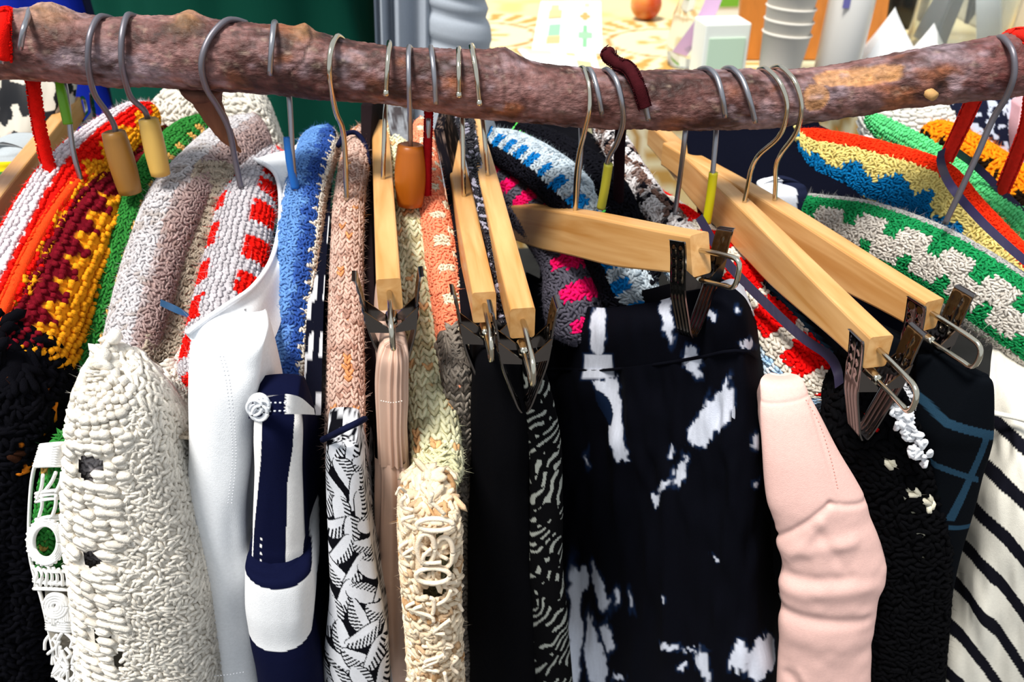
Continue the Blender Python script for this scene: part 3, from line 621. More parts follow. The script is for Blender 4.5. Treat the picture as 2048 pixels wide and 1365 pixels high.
wood_hanger('wooden clip hanger gripping the dark checked garment, farther of the right-hand pair', (1549, 404), (1872, 596), None, 0.15, [(1536, 142, .014), (1550, 134, .002), (1566, 137, -.008), (1592, 168, -.022), (1603, 215, -.0265), (1592, 265, -.022), (1562, 308, -.012), (1552, 335, -.004), (1551, 370, 0), (1549, 404, 0), (1548, 416, 0)], tip=False)
wood_hanger('wooden clip hanger at the far left edge beside the red yarn hook', (-20, 400), (-75, 470), (165, 190), hookL=None, both=True)

# ================================================================== GARMENTS
def ring(rows, back, depth, bulge, pn, pitch, nfront, nside, dome, rise, sn, drop, wback, folds, fseed, kfold):
    """closed loft. rows: (py, xl, xr, Y[, YR]); returns positions, px-coords X, Yp, s (distance back), mask of dome rows"""
    rows = np.array([(r[0], r[1], r[2], r[3], r[4] if len(r) > 4 else r[3]) for r in rows], float)
    cr = catmull(rows, 400); order = np.linspace(rows[0, 0], rows[-1, 0], pn)
    ok = np.maximum.accumulate(cr[:, 0]); R = np.stack([np.interp(order, ok, cr[:, k]) for k in range(5)], -1)
    th = np.linspace(math.pi, 0, nfront); sb = np.linspace(1, 0, nside + 1)[:-1] ** 1.3
    lat = np.concatenate([-(1 - (1 - wback) * sb), np.cos(th), (1 - (1 - wback) * sb[::-1])])
    fro = np.concatenate([np.zeros(nside), np.sin(th), np.zeros(nside)]); bk = np.concatenate([sb, np.zeros(nfront), sb[::-1]]) * depth
    nu = len(lat); Pn = np.zeros((pn, nu, 3)); X = np.zeros((pn, nu)); Yp = np.repeat(R[:, :1], nu, 1); S = np.repeat(bk[None], pn, 0)
    b3 = np.array([back[0], back[1], 0.0]); b3 /= np.linalg.norm(b3)
    for i in range(pn):
        L = P(R[i, 1], R[i, 0], R[i, 3]); Q = P(R[i, 2], R[i, 0], R[i, 4]); c = (L + Q) / 2; h = (Q - L) / 2; w = np.linalg.norm(h); m = mpp(c)
        f = -b3
        Pn[i] = c + lat[:, None] * h + (fro * min(bulge, 1) * w if bulge <= 1 else fro * (bulge - 1))[:, None] * f + bk[:, None] * b3
        X[i] = (R[i, 1] + R[i, 2]) / 2 + lat * (R[i, 2] - R[i, 1]) / 2 + np.sign(lat) * bk / m
    if folds:
        du, dv, N = frames(Pn, True); N = -N
        u = np.concatenate([[0], np.cumsum(np.linalg.norm(np.diff(Pn[pn // 2], axis=0), axis=1))])
        a = n2(u[None] + np.zeros((pn, 1)), (Pn[:, :1, 2]) * 0.22 + fseed, kfold, fseed, 2); ramp = smooth(0, 0.3, np.linspace(0, 1, pn))[:, None] * .8 + .2
        Pn = Pn + (folds * a * ramp)[..., None] * N
    if dome:
        nd = 7; D = []; ctr = (Pn[0][:] + Pn[0][::-1]) / 2; w0 = np.linalg.norm(Pn[0] - Pn[0][::-1], axis=1) / 2
        for k in range(nd, 0, -1):
            a = k / nd * math.pi / 2; q = ctr + (Pn[0] - ctr) * math.cos(a) * 1.0; q = q + np.array([0, 0, 1.0]) * (np.maximum(w0, 0.3 * w0.max()) * dome * math.sin(a))[:, None]
            q[nside:nside + nfront] += b3 * (0.35 * w0.max() * (1 - math.cos(a))); D.append(q)
        Pn = np.concatenate([np.array(D), Pn], 0); X = np.concatenate([np.repeat(X[:1], nd, 0), X], 0); S = np.concatenate([np.repeat(S[:1], nd, 0), S], 0)
        Yp = np.concatenate([Yp[0][None] - np.arange(nd, 0, -1)[:, None] * 4, Yp], 0)
    else: nd = 0
    if rise or drop:
        off = rise * S - (rise * S + drop) * smooth(sn, sn + 0.035, S)
        ztop = Pn[nd][None, :, 2]; dec = np.clip(1 - (ztop - Pn[..., 2]) / 0.2, 0, 1) ** 1.5
        Pn[..., 2] += off * np.minimum(dec, 1)
    return Pn, X, Yp, S, nd
def dirback(neck, tip): 
    a = P(neck[0], neck[1], 0.0); b = P(*tip); d = a - b; return (d[0], d[1])
def garment(name, label, cat, rows, back, colf, m='cotton', depth=0.26, bulge=0.7, pn=160, nfront=40, nside=22, dome=0.8, rise=0.28, sn=0.035, drop=0.06, wback=0.8, folds=0.0, fseed=1, kfold=60,
            knit=None, pitch=0.006, fat=1.1, fuzz=0, flen=0.004, holes=None, parent=None, group='garments on the branch rail', jit=0.12, part=None, proud=0.35, xr=(-1e9, 1e9), more=()):
    Pn, X, Yp, S, nd = ring(rows, back, depth, bulge, 1 * pn, pitch, nfront, nside, dome, rise, sn, drop, wback, folds, fseed, kfold)
    g = G(); nv, nu = Pn.shape[:2]
    mask = np.ones((nv - 1, nu), bool)
    if nd: mask[:nd] = (S[:nd] < sn + 0.01)
    def inh(x, y):
        r = np.zeros(np.shape(x), bool)
        for (cx, cy_, rx, ry) in holes or []: r |= ((x - cx) / rx) ** 2 + ((y - cy_) / ry) ** 2 < 1
        return r
    if holes: mask &= ~inh(X[:-1], Yp[:-1])
    Cg = np.clip(colf(X, Yp, S), 0, 1); g.grid(Pn, Cg, wrap=True, mask=mask)
    for (knit_, pitch_, fat_, xr_) in ([(knit, pitch, fat, xr)] if knit else []) + list(more):
        # resample the loft to one node per stitch
        zl = np.linalg.norm(np.diff(Pn[:, nu // 2], axis=0), axis=1); cv = np.concatenate([[0], np.cumsum(zl)]); kv = int(cv[-1] / pitch_)
        iv = np.interp(np.linspace(0, cv[-1], kv), cv, np.arange(nv))
        ul = np.linalg.norm(np.diff(Pn[nv // 2], axis=0), axis=1); cu = np.concatenate([[0], np.cumsum(ul)]); ku = int(cu[-1] / pitch_)
        iu = np.interp(np.linspace(0, cu[-1], ku), cu, np.arange(nu))
        I, J = np.meshgrid(iv, iu, indexing='ij'); i0 = np.clip(I.astype(int), 0, nv - 2); j0 = np.clip(J.astype(int), 0, nu - 2); fi, fj = I - i0, J - j0
        bl = lambda A: (A[i0, j0] * ((1 - fi) * (1 - fj)).reshape(I.shape + (1,) * (A.ndim - 2)) + A[i0 + 1, j0] * (fi * (1 - fj)).reshape(I.shape + (1,) * (A.ndim - 2)) + A[i0, j0 + 1] * ((1 - fi) * fj).reshape(I.shape + (1,) * (A.ndim - 2)) + A[i0 + 1, j0 + 1] * (fi * fj).reshape(I.shape + (1,) * (A.ndim - 2)))
        Pk, Xk, Yk, Sk = bl(Pn), bl(X), bl(Yp), bl(S)
        keep = (Sk < 0.075) & (Xk > xr_[0]) & (Xk < xr_[1]) & ~inh(Xk, Yk) & ~((I < nd) & (Sk > sn))
        stitch(g, Pk, np.clip(colf(Xk, Yk, Sk), 0, 1), knit_, False, keep=keep, flip=-1, fat=fat_, jit=jit, proud=proud, fuzz=fuzz, flen=flen)
    if parent is None:
        c0 = Pn[-1].mean(0); parent = thing(name, label, cat, (c0[0], c0[1], Pn[-1, :, 2].min()), group); nm = part or 'body'
    else: nm = part or name
    o = g.build(nm, M[m], parent)
    if knit: stuff(o)
    return parent
def flat(c): 
    c = H(c) if isinstance(c, str) else c
    return lambda X, Y, S: np.broadcast_to(c, X.shape + (3,))
def patch(parent, grid, n, colf, m='cotton', name='panel', knit=None, fat=1.1, thick=0.0009, fuzz=0, folds=0.0, flip=1, jit=.12, res=1):
    """sheet of cloth through control points given row by row as (px, py, Y)"""
    gr = [[(*P(*q), q[0], q[1]) for q in r] for r in grid]
    nv, nu = n; r1 = np.array([catmull(np.array(r), nu * res) for r in gr]); D = np.array([catmull(r1[:, j], nv * res) for j in range(nu * res)]).transpose(1, 0, 2)
    Pn, X, Y = D[..., :3], D[..., 3], D[..., 4]
    if folds:
        _, _, N = frames(Pn, False); Pn = Pn + (folds * n2(X * .01, Y * .003, 3, 5))[..., None] * N
    C = np.clip(colf(X, Y, X * 0), 0, 1); g = G(); _, _, N = frames(Pn, False); N = N * np.sign((N * unit(CAM - Pn)).sum(-1).mean())
    g.grid(Pn, C); Q = Pn - N * thick; g.grid(Q[::4, ::4], C[::4, ::4])
    for ed in ((0, slice(None)), (-1, slice(None)), (slice(None), 0), (slice(None), -1)): g.grid(np.stack([Pn[ed], Q[ed]], 0), np.stack([C[ed], C[ed]], 0))
    if knit: stitch(g, Pn[::res, ::res], C[::res, ::res], knit, False, flip=np.sign((frames(Pn, False)[2] * unit(CAM - Pn)).sum(-1).mean()), fat=fat, fuzz=fuzz, jit=jit)
    o = g.build(name, M[m], parent)
    if knit: stuff(o)
    return o
def seam(parent, L, r, colr, m='cotton', name='seam', n=40):
    g = G(); g.tube(catmull(pts(L), n), r, 6, colr); return g.build(name, M[m], parent)
def dashes(parent, L, colr, k=10, r=0.0005, name='stitching'):
    q = catmull(pts(L), k * 3); g = G()
    for i in range(k): g.tube(q[3 * i:3 * i + 2], r, 5, colr)
    return g.build(name, M['cotton'], parent)

# --- dark garment at the left edge
col = lambda X, Y, S: mixc(np.broadcast_to(H('#07070c'), X.shape + (3,)), H('#c9701a'), smooth(.62, .68, n2(X * .012, Y * .008, 9, 3)) * (Y < 960))
garment('knitted_dress', 'black and navy knitted garment with orange flecks at lower left edge', 'dress', [(765, -60, 44, -.16), (850, -70, 92, -.165), (1000, -80, 104, -.165), (1200, -80, 118, -.16), (1420, -80, 150, -.15)], dirback((155, 365), (20, 740, -.15)), col, 'wool', knit='rough', pitch=0.0078, fuzz=400, folds=.004)

# --- lace blouse over the green hanger
t = thing('lace_blouse', 'white openwork lace blouse on the green crochet hanger', 'blouse', P(110, 1380, -.17), 'garments on the branch rail')
LR = np.array([(885, 84, 150), (960, 64, 152), (1080, 58, 160), (1150, 70, 170), (1220, 88, 180), (1300, 108, 190), (1420, 130, 210)], float)
def LP(x, y):
    l, r = np.interp(y, LR[:, 0], LR[:, 1]), np.interp(y, LR[:, 0], LR[:, 2]); c = (l + r) / 2; w = (r - l) / 2
    k = np.clip((x - c) / w, -1, 1); return P(x, y, -.192 - .016 * math.sqrt(1 - k * k) + .02 * max(0, -k - .7))
def lace(L, r=0.0012, cl=False):
    L = list(L) + ([L[0]] if cl else []); g.tube(catmull(np.array([LP(*q) for q in L]), max(8, 5 * len(L))), r, 6, H('#f2f0ec'))
def circ(cx, cy_, rx, ry, n=14): return [(cx + rx * math.cos(2 * math.pi * i / n), cy_ + ry * math.sin(2 * math.pi * i / n)) for i in range(n)]
g = G()
for yy in range(893, 934, 5): lace([(82 + (yy - 893) * -.3, yy + random.uniform(-1, 1)), (110, yy - 3), (150, yy - 4)], 0.0017)
for (a, b) in (((88, 985), (112, 945)), ((112, 985), (124, 945)), ((74, 1000), (86, 950)), ((128, 985), (138, 945)), ((78, 1035), (84, 990)), ((104, 1035), (112, 990)), ((126, 1035), (128, 990)), ((142, 1030), (146, 940))): lace([a, ((a[0] + b[0]) / 2 + 3, (a[1] + b[1]) / 2), b], 0.0011)
for yy in (982, 989, 998, 1034, 1040): lace([(72, yy + 6), (100, yy), (150, yy - 3)], 0.0012)
for k in range(4): lace(circ(92, 1084, 25 + k * 3.2, 34 + k * 3.2), 0.0015, True)
for i in range(26): 
    a = i / 26 * 6.283; lace([(92 + 33 * math.cos(a), 1084 + 42 * math.sin(a)), (92 + 39 * math.cos(a + .1), 1084 + 48 * math.sin(a + .1))], 0.0012)
for i in range(9): lace([(66 + i * 10, 1132 + (i % 3) * 3), (74 + i * 10, 1150), (70 + i * 11, 1172)], 0.0011)
for yy in (1138, 1158, 1163, 1178): lace([(68, yy), (110, yy + 8 * math.sin(yy)), (165, yy + 4)], 0.0014)
for k in range(4): lace(circ(112, 1212, 8 + k * 5, 8 + k * 5), 0.0016, True)
for i in range(20): lace([(86 + i * 4, 1190 + 40 * random.random()), (95 + i * 4, 1200 + 50 * random.random()), (98 + i * 4, 1240 + 10 * random.random())], 0.0013)
for yy in range(1238, 1262, 5): lace([(94, yy), (130, yy + 4), (185, yy + 2)], 0.0016)
for i in range(60):
    y0 = 1262 + 140 * random.random(); x0 = np.interp(y0, LR[:, 0], LR[:, 1]) + 60 * random.random(); lace([(x0, y0), (x0 + random.uniform(-14, 14), y0 + 14), (x0 + random.uniform(-14, 14), y0 + 30)], 0.0012)
lace([(84, 892), (64, 960), (58, 1080), (66, 1140), (84, 1200), (104, 1290), (128, 1400)], 0.0013)
g.build('lace', M['cotton'], t)
garment('lining', '', '', [(1150, 90, 172, -.185), (1250, 100, 190, -.185), (1420, 140, 220, -.18)], dirback((255, 390), (140, 960, -.17)), flat('#8d877c'), parent=t, part='lining', sn=.0, drop=.03, rise=0, dome=0)

# the ends of three covered hangers droop down inside their openwork garments
for tt, rw, cf, st_, bk in ((tD, [(885, 100, 138, -.178), (960, 82, 136, -.186), (1060, 70, 128, -.188), (1140, 78, 128, -.186)], lambda X, Y, S: mixc(np.broadcast_to(GRN, X.shape + (3,)), TAN, smooth(.5, .6, n2(X * .02, Y * .02, 2.5, 3))), 'vee', (.2, 1)),
                        (tE, [(840, 168, 240, -.195), (900, 166, 236, -.206), (1000, 168, 238, -.208), (1110, 170, 240, -.206)], lambda X, Y, S: np.broadcast_to(H('#a9a2a3'), X.shape + (3,)), 'rough', (.2, 1)),
                        (tI, [(960, 832, 908, -.195), (1040, 830, 908, -.208), (1180, 832, 906, -.208)], lambda X, Y, S: np.broadcast_to(H('#d3cfa6'), X.shape + (3,)), 'vee', (0, 1))):
    garment('cover_end', '', '', rw, bk, cf, 'wool', parent=tt, part='cover_end', depth=.03, bulge=.6, pn=40, nfront=24, nside=6, dome=.3, rise=0, sn=.5, drop=0, knit=st_, pitch=.0046, fuzz=150)
# --- chunky cream sweater
CRS = H('#ddd6ca')
colE2 = lambda X, Y, S: np.broadcast_to(CRS, X.shape + (3,)) * (1 + .05 * n2(X * .01, Y * .01, 2, 3))[..., None]
t = garment('cream_sweater', 'chunky cream hand-knitted sweater hanging below the grey-white hanger', 'sweater', [(762, 170, 234, -.195), (790, 154, 262, -.202), (850, 144, 300, -.207), (950, 138, 336, -.207), (1050, 136, 372, -.205), (1150, 150, 398, -.205), (1260, 160, 420, -.2), (1420, 170, 450, -.19)],
            dirback((336, 372), (225, 760, -.15)), colE2, 'wool', bulge=.55, knit='garter', pitch=0.0085, fat=1.2, xr=(-999, 268), more=[('rough', .0052, 1.15, (262, 999))], fuzz=900, holes=[(197, 905, 26, 30), (205, 1072, 20, 20), (225, 1222, 16, 18), (262, 1262, 13, 20), (298, 1306, 13, 20), (336, 1345, 13, 18)], dome=.7, sn=.02, drop=.035, rise=.3, jit=.16)
patch(t, [[(392, 330, .02), (425, 328, .03), (470, 335, .03)], [(345, 470, -.03), (392, 480, -.02), (440, 500, -.02)], [(305, 640, -.09), (350, 660, -.08), (420, 690, -.08)], [(268, 780, -.15), (320, 815, -.145), (400, 830, -.14)], [(262, 830, -.185), (320, 870, -.185), (420, 880, -.18)]], (46, 22), lambda X, Y, S: mixc(np.broadcast_to(H('#a89b8a'), X.shape + (3,)), H('#7a6a5a'), smooth(0, .6, n2(X * .01, Y * .01, 12, 3))), 'wool', 'back_panel', knit='rough')  # same cream wool as the body; shade inside the neck painted as brown-grey
o = patch(t, [[(321, 599, -.088), (352, 612, -.09), (380, 630, -.1)], [(320, 612, -.09), (350, 626, -.093), (378, 637, -.102)]], (3, 8), flat('#1c4468'), 'silk', 'blue_care_tag')

# --- white t-shirt
t = garment('white_tshirt', 'plain white cotton t-shirt on the red and pale grey hanger', 't-shirt', [(618, 488, 530, -.142), (640, 448, 534, -.154), (662, 406, 533, -.167), (684, 383, 530, -.176), (720, 376, 527, -.18), (780, 372, 520, -.185), (900, 370, 508, -.185), (1000, 366, 494, -.185), (1100, 377, 496, -.185), (1200, 381, 506, -.182), (1320, 378, 520, -.178), (1420, 378, 540, -.175)],
            dirback((482, 378), (410, 700, -.14)), flat('#f1f3f6'), 'cotton', bulge=.6, dome=0, rise=0, sn=.002, drop=.16, folds=.004, fseed=4, kfold=45, pn=200)
WF = flat('#f1f3f6')
patch(t, [[(598, 284, .10), (592, 290, .09), (575, 300, .08), (548, 306, .07), (510, 318, .06)], [(640, 330, .05), (610, 330, .045), (585, 335, .04), (562, 345, .035), (552, 350, .03)], [(632, 430, 0), (600, 420, 0), (580, 420, -.003), (568, 425, -.005), (560, 430, -.008)], [(590, 540, -.06), (575, 525, -.055), (562, 515, -.055), (552, 512, -.055), (545, 512, -.058)], [(560, 650, -.11), (545, 620, -.105), (532, 590, -.105), (520, 575, -.105), (508, 572, -.11)], [(534, 706, -.165), (512, 672, -.155), (492, 642, -.15), (472, 622, -.146), (452, 612, -.148)], [(516, 745, -.165), (480, 712, -.172), (450, 678, -.176), (426, 652, -.174), (406, 643, -.17)], [(500, 790, -.165), (440, 750, -.175), (404, 712, -.182), (387, 686, -.184), (373, 667, -.182)]], (70, 30), WF, 'cotton', 'neckline_back', thick=.0012)
seam(t, [(510, 318, .058), (552, 350, .028), (561, 430, -.01), (546, 512, -.06), (508, 572, -.112), (452, 612, -.15), (406, 643, -.172), (374, 667, -.184)], .0018, H('#eef0f4'), name='neckband')
for dx in (0, 7): dashes(t, [(440 + dx, 712, -.208), (452 + dx, 760, -.209), (462 + dx, 850, -.207), (465 + dx, 920, -.204), (456 + dx, 1010, -.204)], H('#d3d7de'), 46, .00035)
dashes(t, [(382, 1338, -.186), (430, 1352, -.2035), (490, 1345, -.2)], H('#d3d7de'), 26, .00035)

# --- navy and white striped top
NAV, WST = H('#090d28'), H('#e4e2e0')
def colS1(X, Y, S):
    wl = (X > 510) & (X < 512 + np.interp(Y, [835, 900, 980, 1060], [18, 15, 9, 1])); wr = X > np.interp(Y, [830, 880, 950, 1115], [592, 590, 580, 576])
    wr = wr & (X < 607)
    dots = (np.abs(X - 530) < 2.2) & (Y > 1045) & ((Y % 13) < 5)
    return np.where((wl | wr | dots)[..., None], WST, NAV)
t = garment('striped_jersey', 'navy top with white stripes and rolled sleeve on the blue hanger', 'top', [(812, 512, 596, -.195), (860, 508, 606, -.2), (950, 512, 606, -.2), (1060, 508, 606, -.2), (1130, 502, 612, -.2), (1420, 520, 640, -.195)], dirback((595, 378), (552, 800, -.155)), colS1, 'cotton', bulge=.75, pn=300, nfront=90, dome=.25, rise=.3, sn=.02, drop=.05, folds=.0015, fseed=3)
garment('roll', '', '', [(1112, 494, 598, -.206), (1135, 491, 622, -.212), (1200, 493, 627, -.213), (1250, 502, 626, -.212), (1285, 508, 634, -.212), (1330, 516, 644, -.21), (1420, 525, 645, -.205)], dirback((595, 378), (552, 800, -.155)), lambda X, Y, S: np.where(((Y > 1136 + .05 * (X - 490) - .0015 * (X - 560) ** 2) & (Y < 1262 - .0022 * (X - 560) ** 2))[..., None], H('#dcdddf'), NAV), parent=t, part='rolled_cuff', bulge=.8, depth=.09, dome=.15, rise=0, sn=.5, drop=0, pn=150, nfront=60, folds=.002, fseed=9)
patch(t, [[(498, 806, -.2), (530, 796, -.218), (570, 790, -.222), (600, 795, -.215), (628, 818, -.2)], [(497, 838, -.2), (530, 832, -.222), (570, 829, -.226), (600, 829, -.218), (630, 830, -.198)]], (24, 80), lambda X, Y, S: np.where((X > 571 + 1.5 * np.sin(Y))[..., None], WST, NAV), 'cotton', 'binding', thick=.0015)
dashes(t, [(540, 806, -.2222), (575, 806, -.2258)], H('#dfe4ee'), 4, .0005); dashes(t, [(538, 823, -.2242), (575, 822, -.228)], H('#dfe4ee'), 4, .0005)
g = G()
for k in range(7):
    a0 = k * 0.9; cx, cy_ = 518 + 9 * math.cos(a0 * 1.7), 815 + 12 * math.sin(a0 * 1.7)
    q = [P(cx + (7 + k % 3 * 4) * math.cos(i / 12 * 6.283), cy_ + (7 + k % 3 * 4) * math.sin(i / 12 * 6.283), -.224 - .0012 * (k % 3)) for i in range(13)]; g.tube(catmull(np.array(q), 26), .0009, 6, H('#e6e8ec'))
q = [P(518 + 20 * math.cos(i / 16 * 6.283), 815 + 25 * math.sin(i / 16 * 6.283), -.2225) for i in range(17)]; g.tube(catmull(np.array(q), 40), .0013, 6, H('#e6e8ec')); g.build('crocheted_button', M['cotton'], t)
# its back with white blocks, between the blue and the beige hanger
patch(t, [[(648, 262, .11), (672, 262, .11)], [(632, 420, .0), (660, 420, .0)], [(616, 600, -.085), (648, 600, -.08)], [(606, 830, -.165), (642, 830, -.16)]], (120, 24), lambda X, Y, S: np.where((((Y + (X > 632 - (Y - 500) * .08) * 40) % 118 < 52) & (np.abs(X - (636 - (Y - 500) * .07) - 10) > 6))[..., None], H('#c9ccd2'), H('#0c0e1c')), 'cotton', 'back_panel')

# --- leaf print top
def leafprint(sx=42, sy=40, seed=5, fg='#d4d5da', bg='#0a0a10', L=36):
    def f(X, Y, S):
        r = np.random.default_rng(seed); wht = np.zeros(X.shape, bool)
        for iy in range(-3, 22):
            for ix in range(-7, 11):
                cx = 650 + ix * sx + (iy % 2) * sx / 2 + r.uniform(-6, 6); cy_ = 850 + iy * sy + r.uniform(-5, 5); a = r.uniform(-2.6, -.4) if r.random() < .75 else r.uniform(.3, 1.3)
                dx, dy = X - cx, Y - cy_; u = dx * math.cos(a) + dy * math.sin(a); v = -dx * math.sin(a) + dy * math.cos(a)
                ins = (np.abs(u) < L) & (np.abs(v) < L)
                if not ins.any(): continue
                wd = .46 * L * np.sqrt(np.clip(1 - (u / L) ** 2, 0, 1)) * (1 + .25 * u / L); bend = .18 * L * (u / L) ** 2; vv = v + bend
                body = np.abs(vv) < wd; halo = np.abs(vv) < wd + 2.2
                comb = (vv > (.02 + .12 * np.sin(cx)) * L) & (np.sin((u * .95 + vv * .7) * .82 + cx) > .1)
                wht = np.where(body, ~comb, np.where(halo & (np.abs(u) < L), False, wht))
        return np.where(wht[..., None], H(fg), H(bg))
    return f
t = garment('leaf_print_blouse', 'black top printed with white feathery leaves on the beige hanger', 'top', [(884, 654, 716, -.198), (920, 652, 724, -.2), (1000, 655, 732, -.2), (1100, 658, 744, -.2), (1200, 660, 760, -.2), (1300, 652, 776, -.2), (1420, 644, 785, -.195)], dirback((693, 402), (687, 860, -.165)), leafprint(), 'cotton', bulge=.7, pn=340, nfront=100, nside=30, dome=.3, rise=.3, sn=.02, drop=.05, folds=.0022, fseed=6)
seam(t, [(645, 880, -.192), (662, 872, -.208), (690, 858, -.22), (715, 846, -.215), (730, 838, -.2)], .0019, H('#10142e'), name='navy_binding')
seam(t, [(676, 292, .075), (690, 270, .09), (712, 266, .095), (730, 290, .085), (738, 330, .06)], .0022, H('#10142e'), name='navy_binding')

# --- beige satin garment gathered in the clip
def gath(parent=None):
    return None
SAT = H('#c9a895')
t = thing('satin_garment', 'dusty beige satin garment gathered at the waist in a clip', 'skirt', P(790, 1380, -.15), 'garments on the branch rail')
def satin(rows, part, amp, k, dome, dep=.1):
    Pn, X, Yp, S, nd = ring(rows, dirback((766, 361), (776, 553, -.15)), dep, .8, 140, 0, 90, 20, dome, 0, .5, 0, .8, 0, 1, 1)
    du, dv, N = frames(Pn, True); u = np.arange(Pn.shape[1]) / Pn.shape[1]; ph = n2(u[None] * 3, Pn[..., 2] * 2, 3, 6)
    Pn = Pn - (amp * np.sin(u[None] * k + 2.5 * ph) + amp * .7 * np.sin(u[None] * k * .37 + 1 + ph))[..., None] * N
    g = G(); g.grid(Pn, SAT, wrap=True); g.build(part, M['silk'], t)
satin([(690, 768, 806, -.165), (715, 757, 812, -.17), (760, 752, 812, -.17), (800, 752, 812, -.17), (860, 755, 810, -.17), (922, 757, 814, -.168)], 'gathered_waistband', .0011, 60, .35)
satin([(915, 756, 816, -.166), (960, 756, 822, -.168), (1060, 752, 826, -.165), (1180, 745, 836, -.16), (1420, 745, 850, -.15)], 'skirt_panel', .0016, 22, 0, .2)
dashes(t, [(762, 802, -.1905), (785, 806, -.1965), (806, 802, -.191)], H('#e8d6c8'), 9, .0004)

# --- cream loose net top
CRN = H('#e3cfb2')
t = garment('net_jumper', 'loose cream openwork knitted top on the pale cream hanger', 'top', [(1000, 828, 904, -.212), (1040, 810, 914, -.22), (1100, 806, 918, -.222), (1160, 808, 916, -.222), (1260, 816, 918, -.22), (1420, 826, 928, -.212)], dirback((821, 415), (872, 860, -.165)), lambda X, Y, S: mixc(np.broadcast_to(CRN, X.shape + (3,)), H('#b98f63'), smooth(.1, .6, n2(X * .01, Y * .01, 16, 3))), 'wool', bulge=.8, knit='rough', pitch=.0062, fat=1.15, fuzz=500, dome=.35, sn=.02, rise=.3, holes=[(852, 1098, 14, 26), (888, 1106, 15, 28), (862, 1150, 24, 12), (880, 1044, 14, 9)], jit=.2)
g = G()
for k in range(26):
    y0 = 985 + 390 * random.random(); x0 = random.uniform(812, 912); q = [P(x0 + random.uniform(-22, 22), y0 + j * 11 + random.uniform(-6, 6), -.24 + .014 * ((x0 - 862) / 50) ** 2) for j in range(4)]
    g.tube(catmull(np.array(q), 14), .0013, 6, H('#efdcc2'))
for cx, cy_, rx, ry in ((852, 1098, 17, 30), (888, 1106, 18, 31), (870, 1050, 36, 12), (866, 1152, 34, 15)):
    q = [P(cx + rx * math.cos(i / 14 * 6.283), cy_ + ry * math.sin(i / 14 * 6.283), -.239 + .012 * ((cx - 862) / 50) ** 2) for i in range(15)]; g.tube(catmull(np.array(q), 40), .0016, 6, H('#efdcc2'))
q = pts([(812, 985, -.235), (800, 976, -.238), (796, 982, -.238), (792, 990, -.238)]); g.tube(catmull(q, 16), .0008, 6, H('#efdcc2')); stuff(g.build('yarn_strands', M['wool'], t))

# --- grey knit below the peach hanger
garment('grey_sweater', 'fine ribbed grey sweater on the peach crochet hanger', 'sweater', [(712, 892, 932, -.13), (740, 888, 938, -.135), (800, 890, 946, -.135), (1000, 900, 952, -.13), (1420, 915, 965, -.12)], dirback((862, 395), (912, 700, -.115)), lambda X, Y, S: mixc(np.broadcast_to(H('#857c72'), X.shape + (3,)), H('#5b534c'), smooth(-.2, .5, np.sin(Y * .55) + .3 * np.sin(X * .8))), 'wool', knit='vee', pitch=.0058, fat=1.0, fuzz=300, dome=.4, sn=.02, rise=.3)
# --- black trousers, speckled garment
garment('black_trousers', 'plain black trousers gripped by the second wooden clip hanger', 'trousers', [(700, 962, 1018, -.15), (740, 950, 1044, -.15), (900, 944, 1064, -.145), (1420, 936, 1080, -.13)], dirback((928, 396), (968, 580, -.15)), flat('#060609'), 'cotton', depth=.2, dome=.3, sn=.5, drop=0, rise=0, folds=.003, pn=60)
def colSp(X, Y, S):
    a = n2(X * .012 + .25 * np.sin(Y * .02), Y * .016, 5.2, 4, 2); b = np.abs(np.sin(X * .16 + 2.5 * n2(X * .01, Y * .01, 3, 9) + np.sin(Y * .03) * 2 + Y * .11))
    return np.where(((b > .86) & (a > -.15))[..., None], H('#979b94'), H('#070709'))
t = garment('speckled_skirt', 'black garment with white brush-mark print on the third wooden clip hanger', 'skirt', [(730, 1050, 1082, -.152), (760, 1048, 1096, -.155), (860, 1056, 1116, -.152), (1000, 1062, 1124, -.148), (1200, 1060, 1132, -.142), (1420, 1056, 1146, -.132)], dirback((976, 354), (1046, 612, -.15)), colSp, 'cotton', depth=.2, dome=.3, sn=.5, drop=0, rise=0, folds=.002, pn=300, nfront=70, nside=24)
garment('sequin_garment', 'black glittery knitted garment between two wooden clip hangers', 'top', [(246, 915, 945, .09), (330, 938, 962, .02), (420, 958, 988, -.04), (520, 982, 1006, -.09), (640, 1000, 1026, -.14)], (-.12, 1), lambda X, Y, S: np.where((n2(X * .02, Y * .02, 11, 3, 1) > .42)[..., None], H('#8f8b9a'), H('#17151c')), 'silk', depth=.05, dome=.4, rise=0, sn=.5, drop=0, knit='rough', pitch=.0042, fuzz=0)

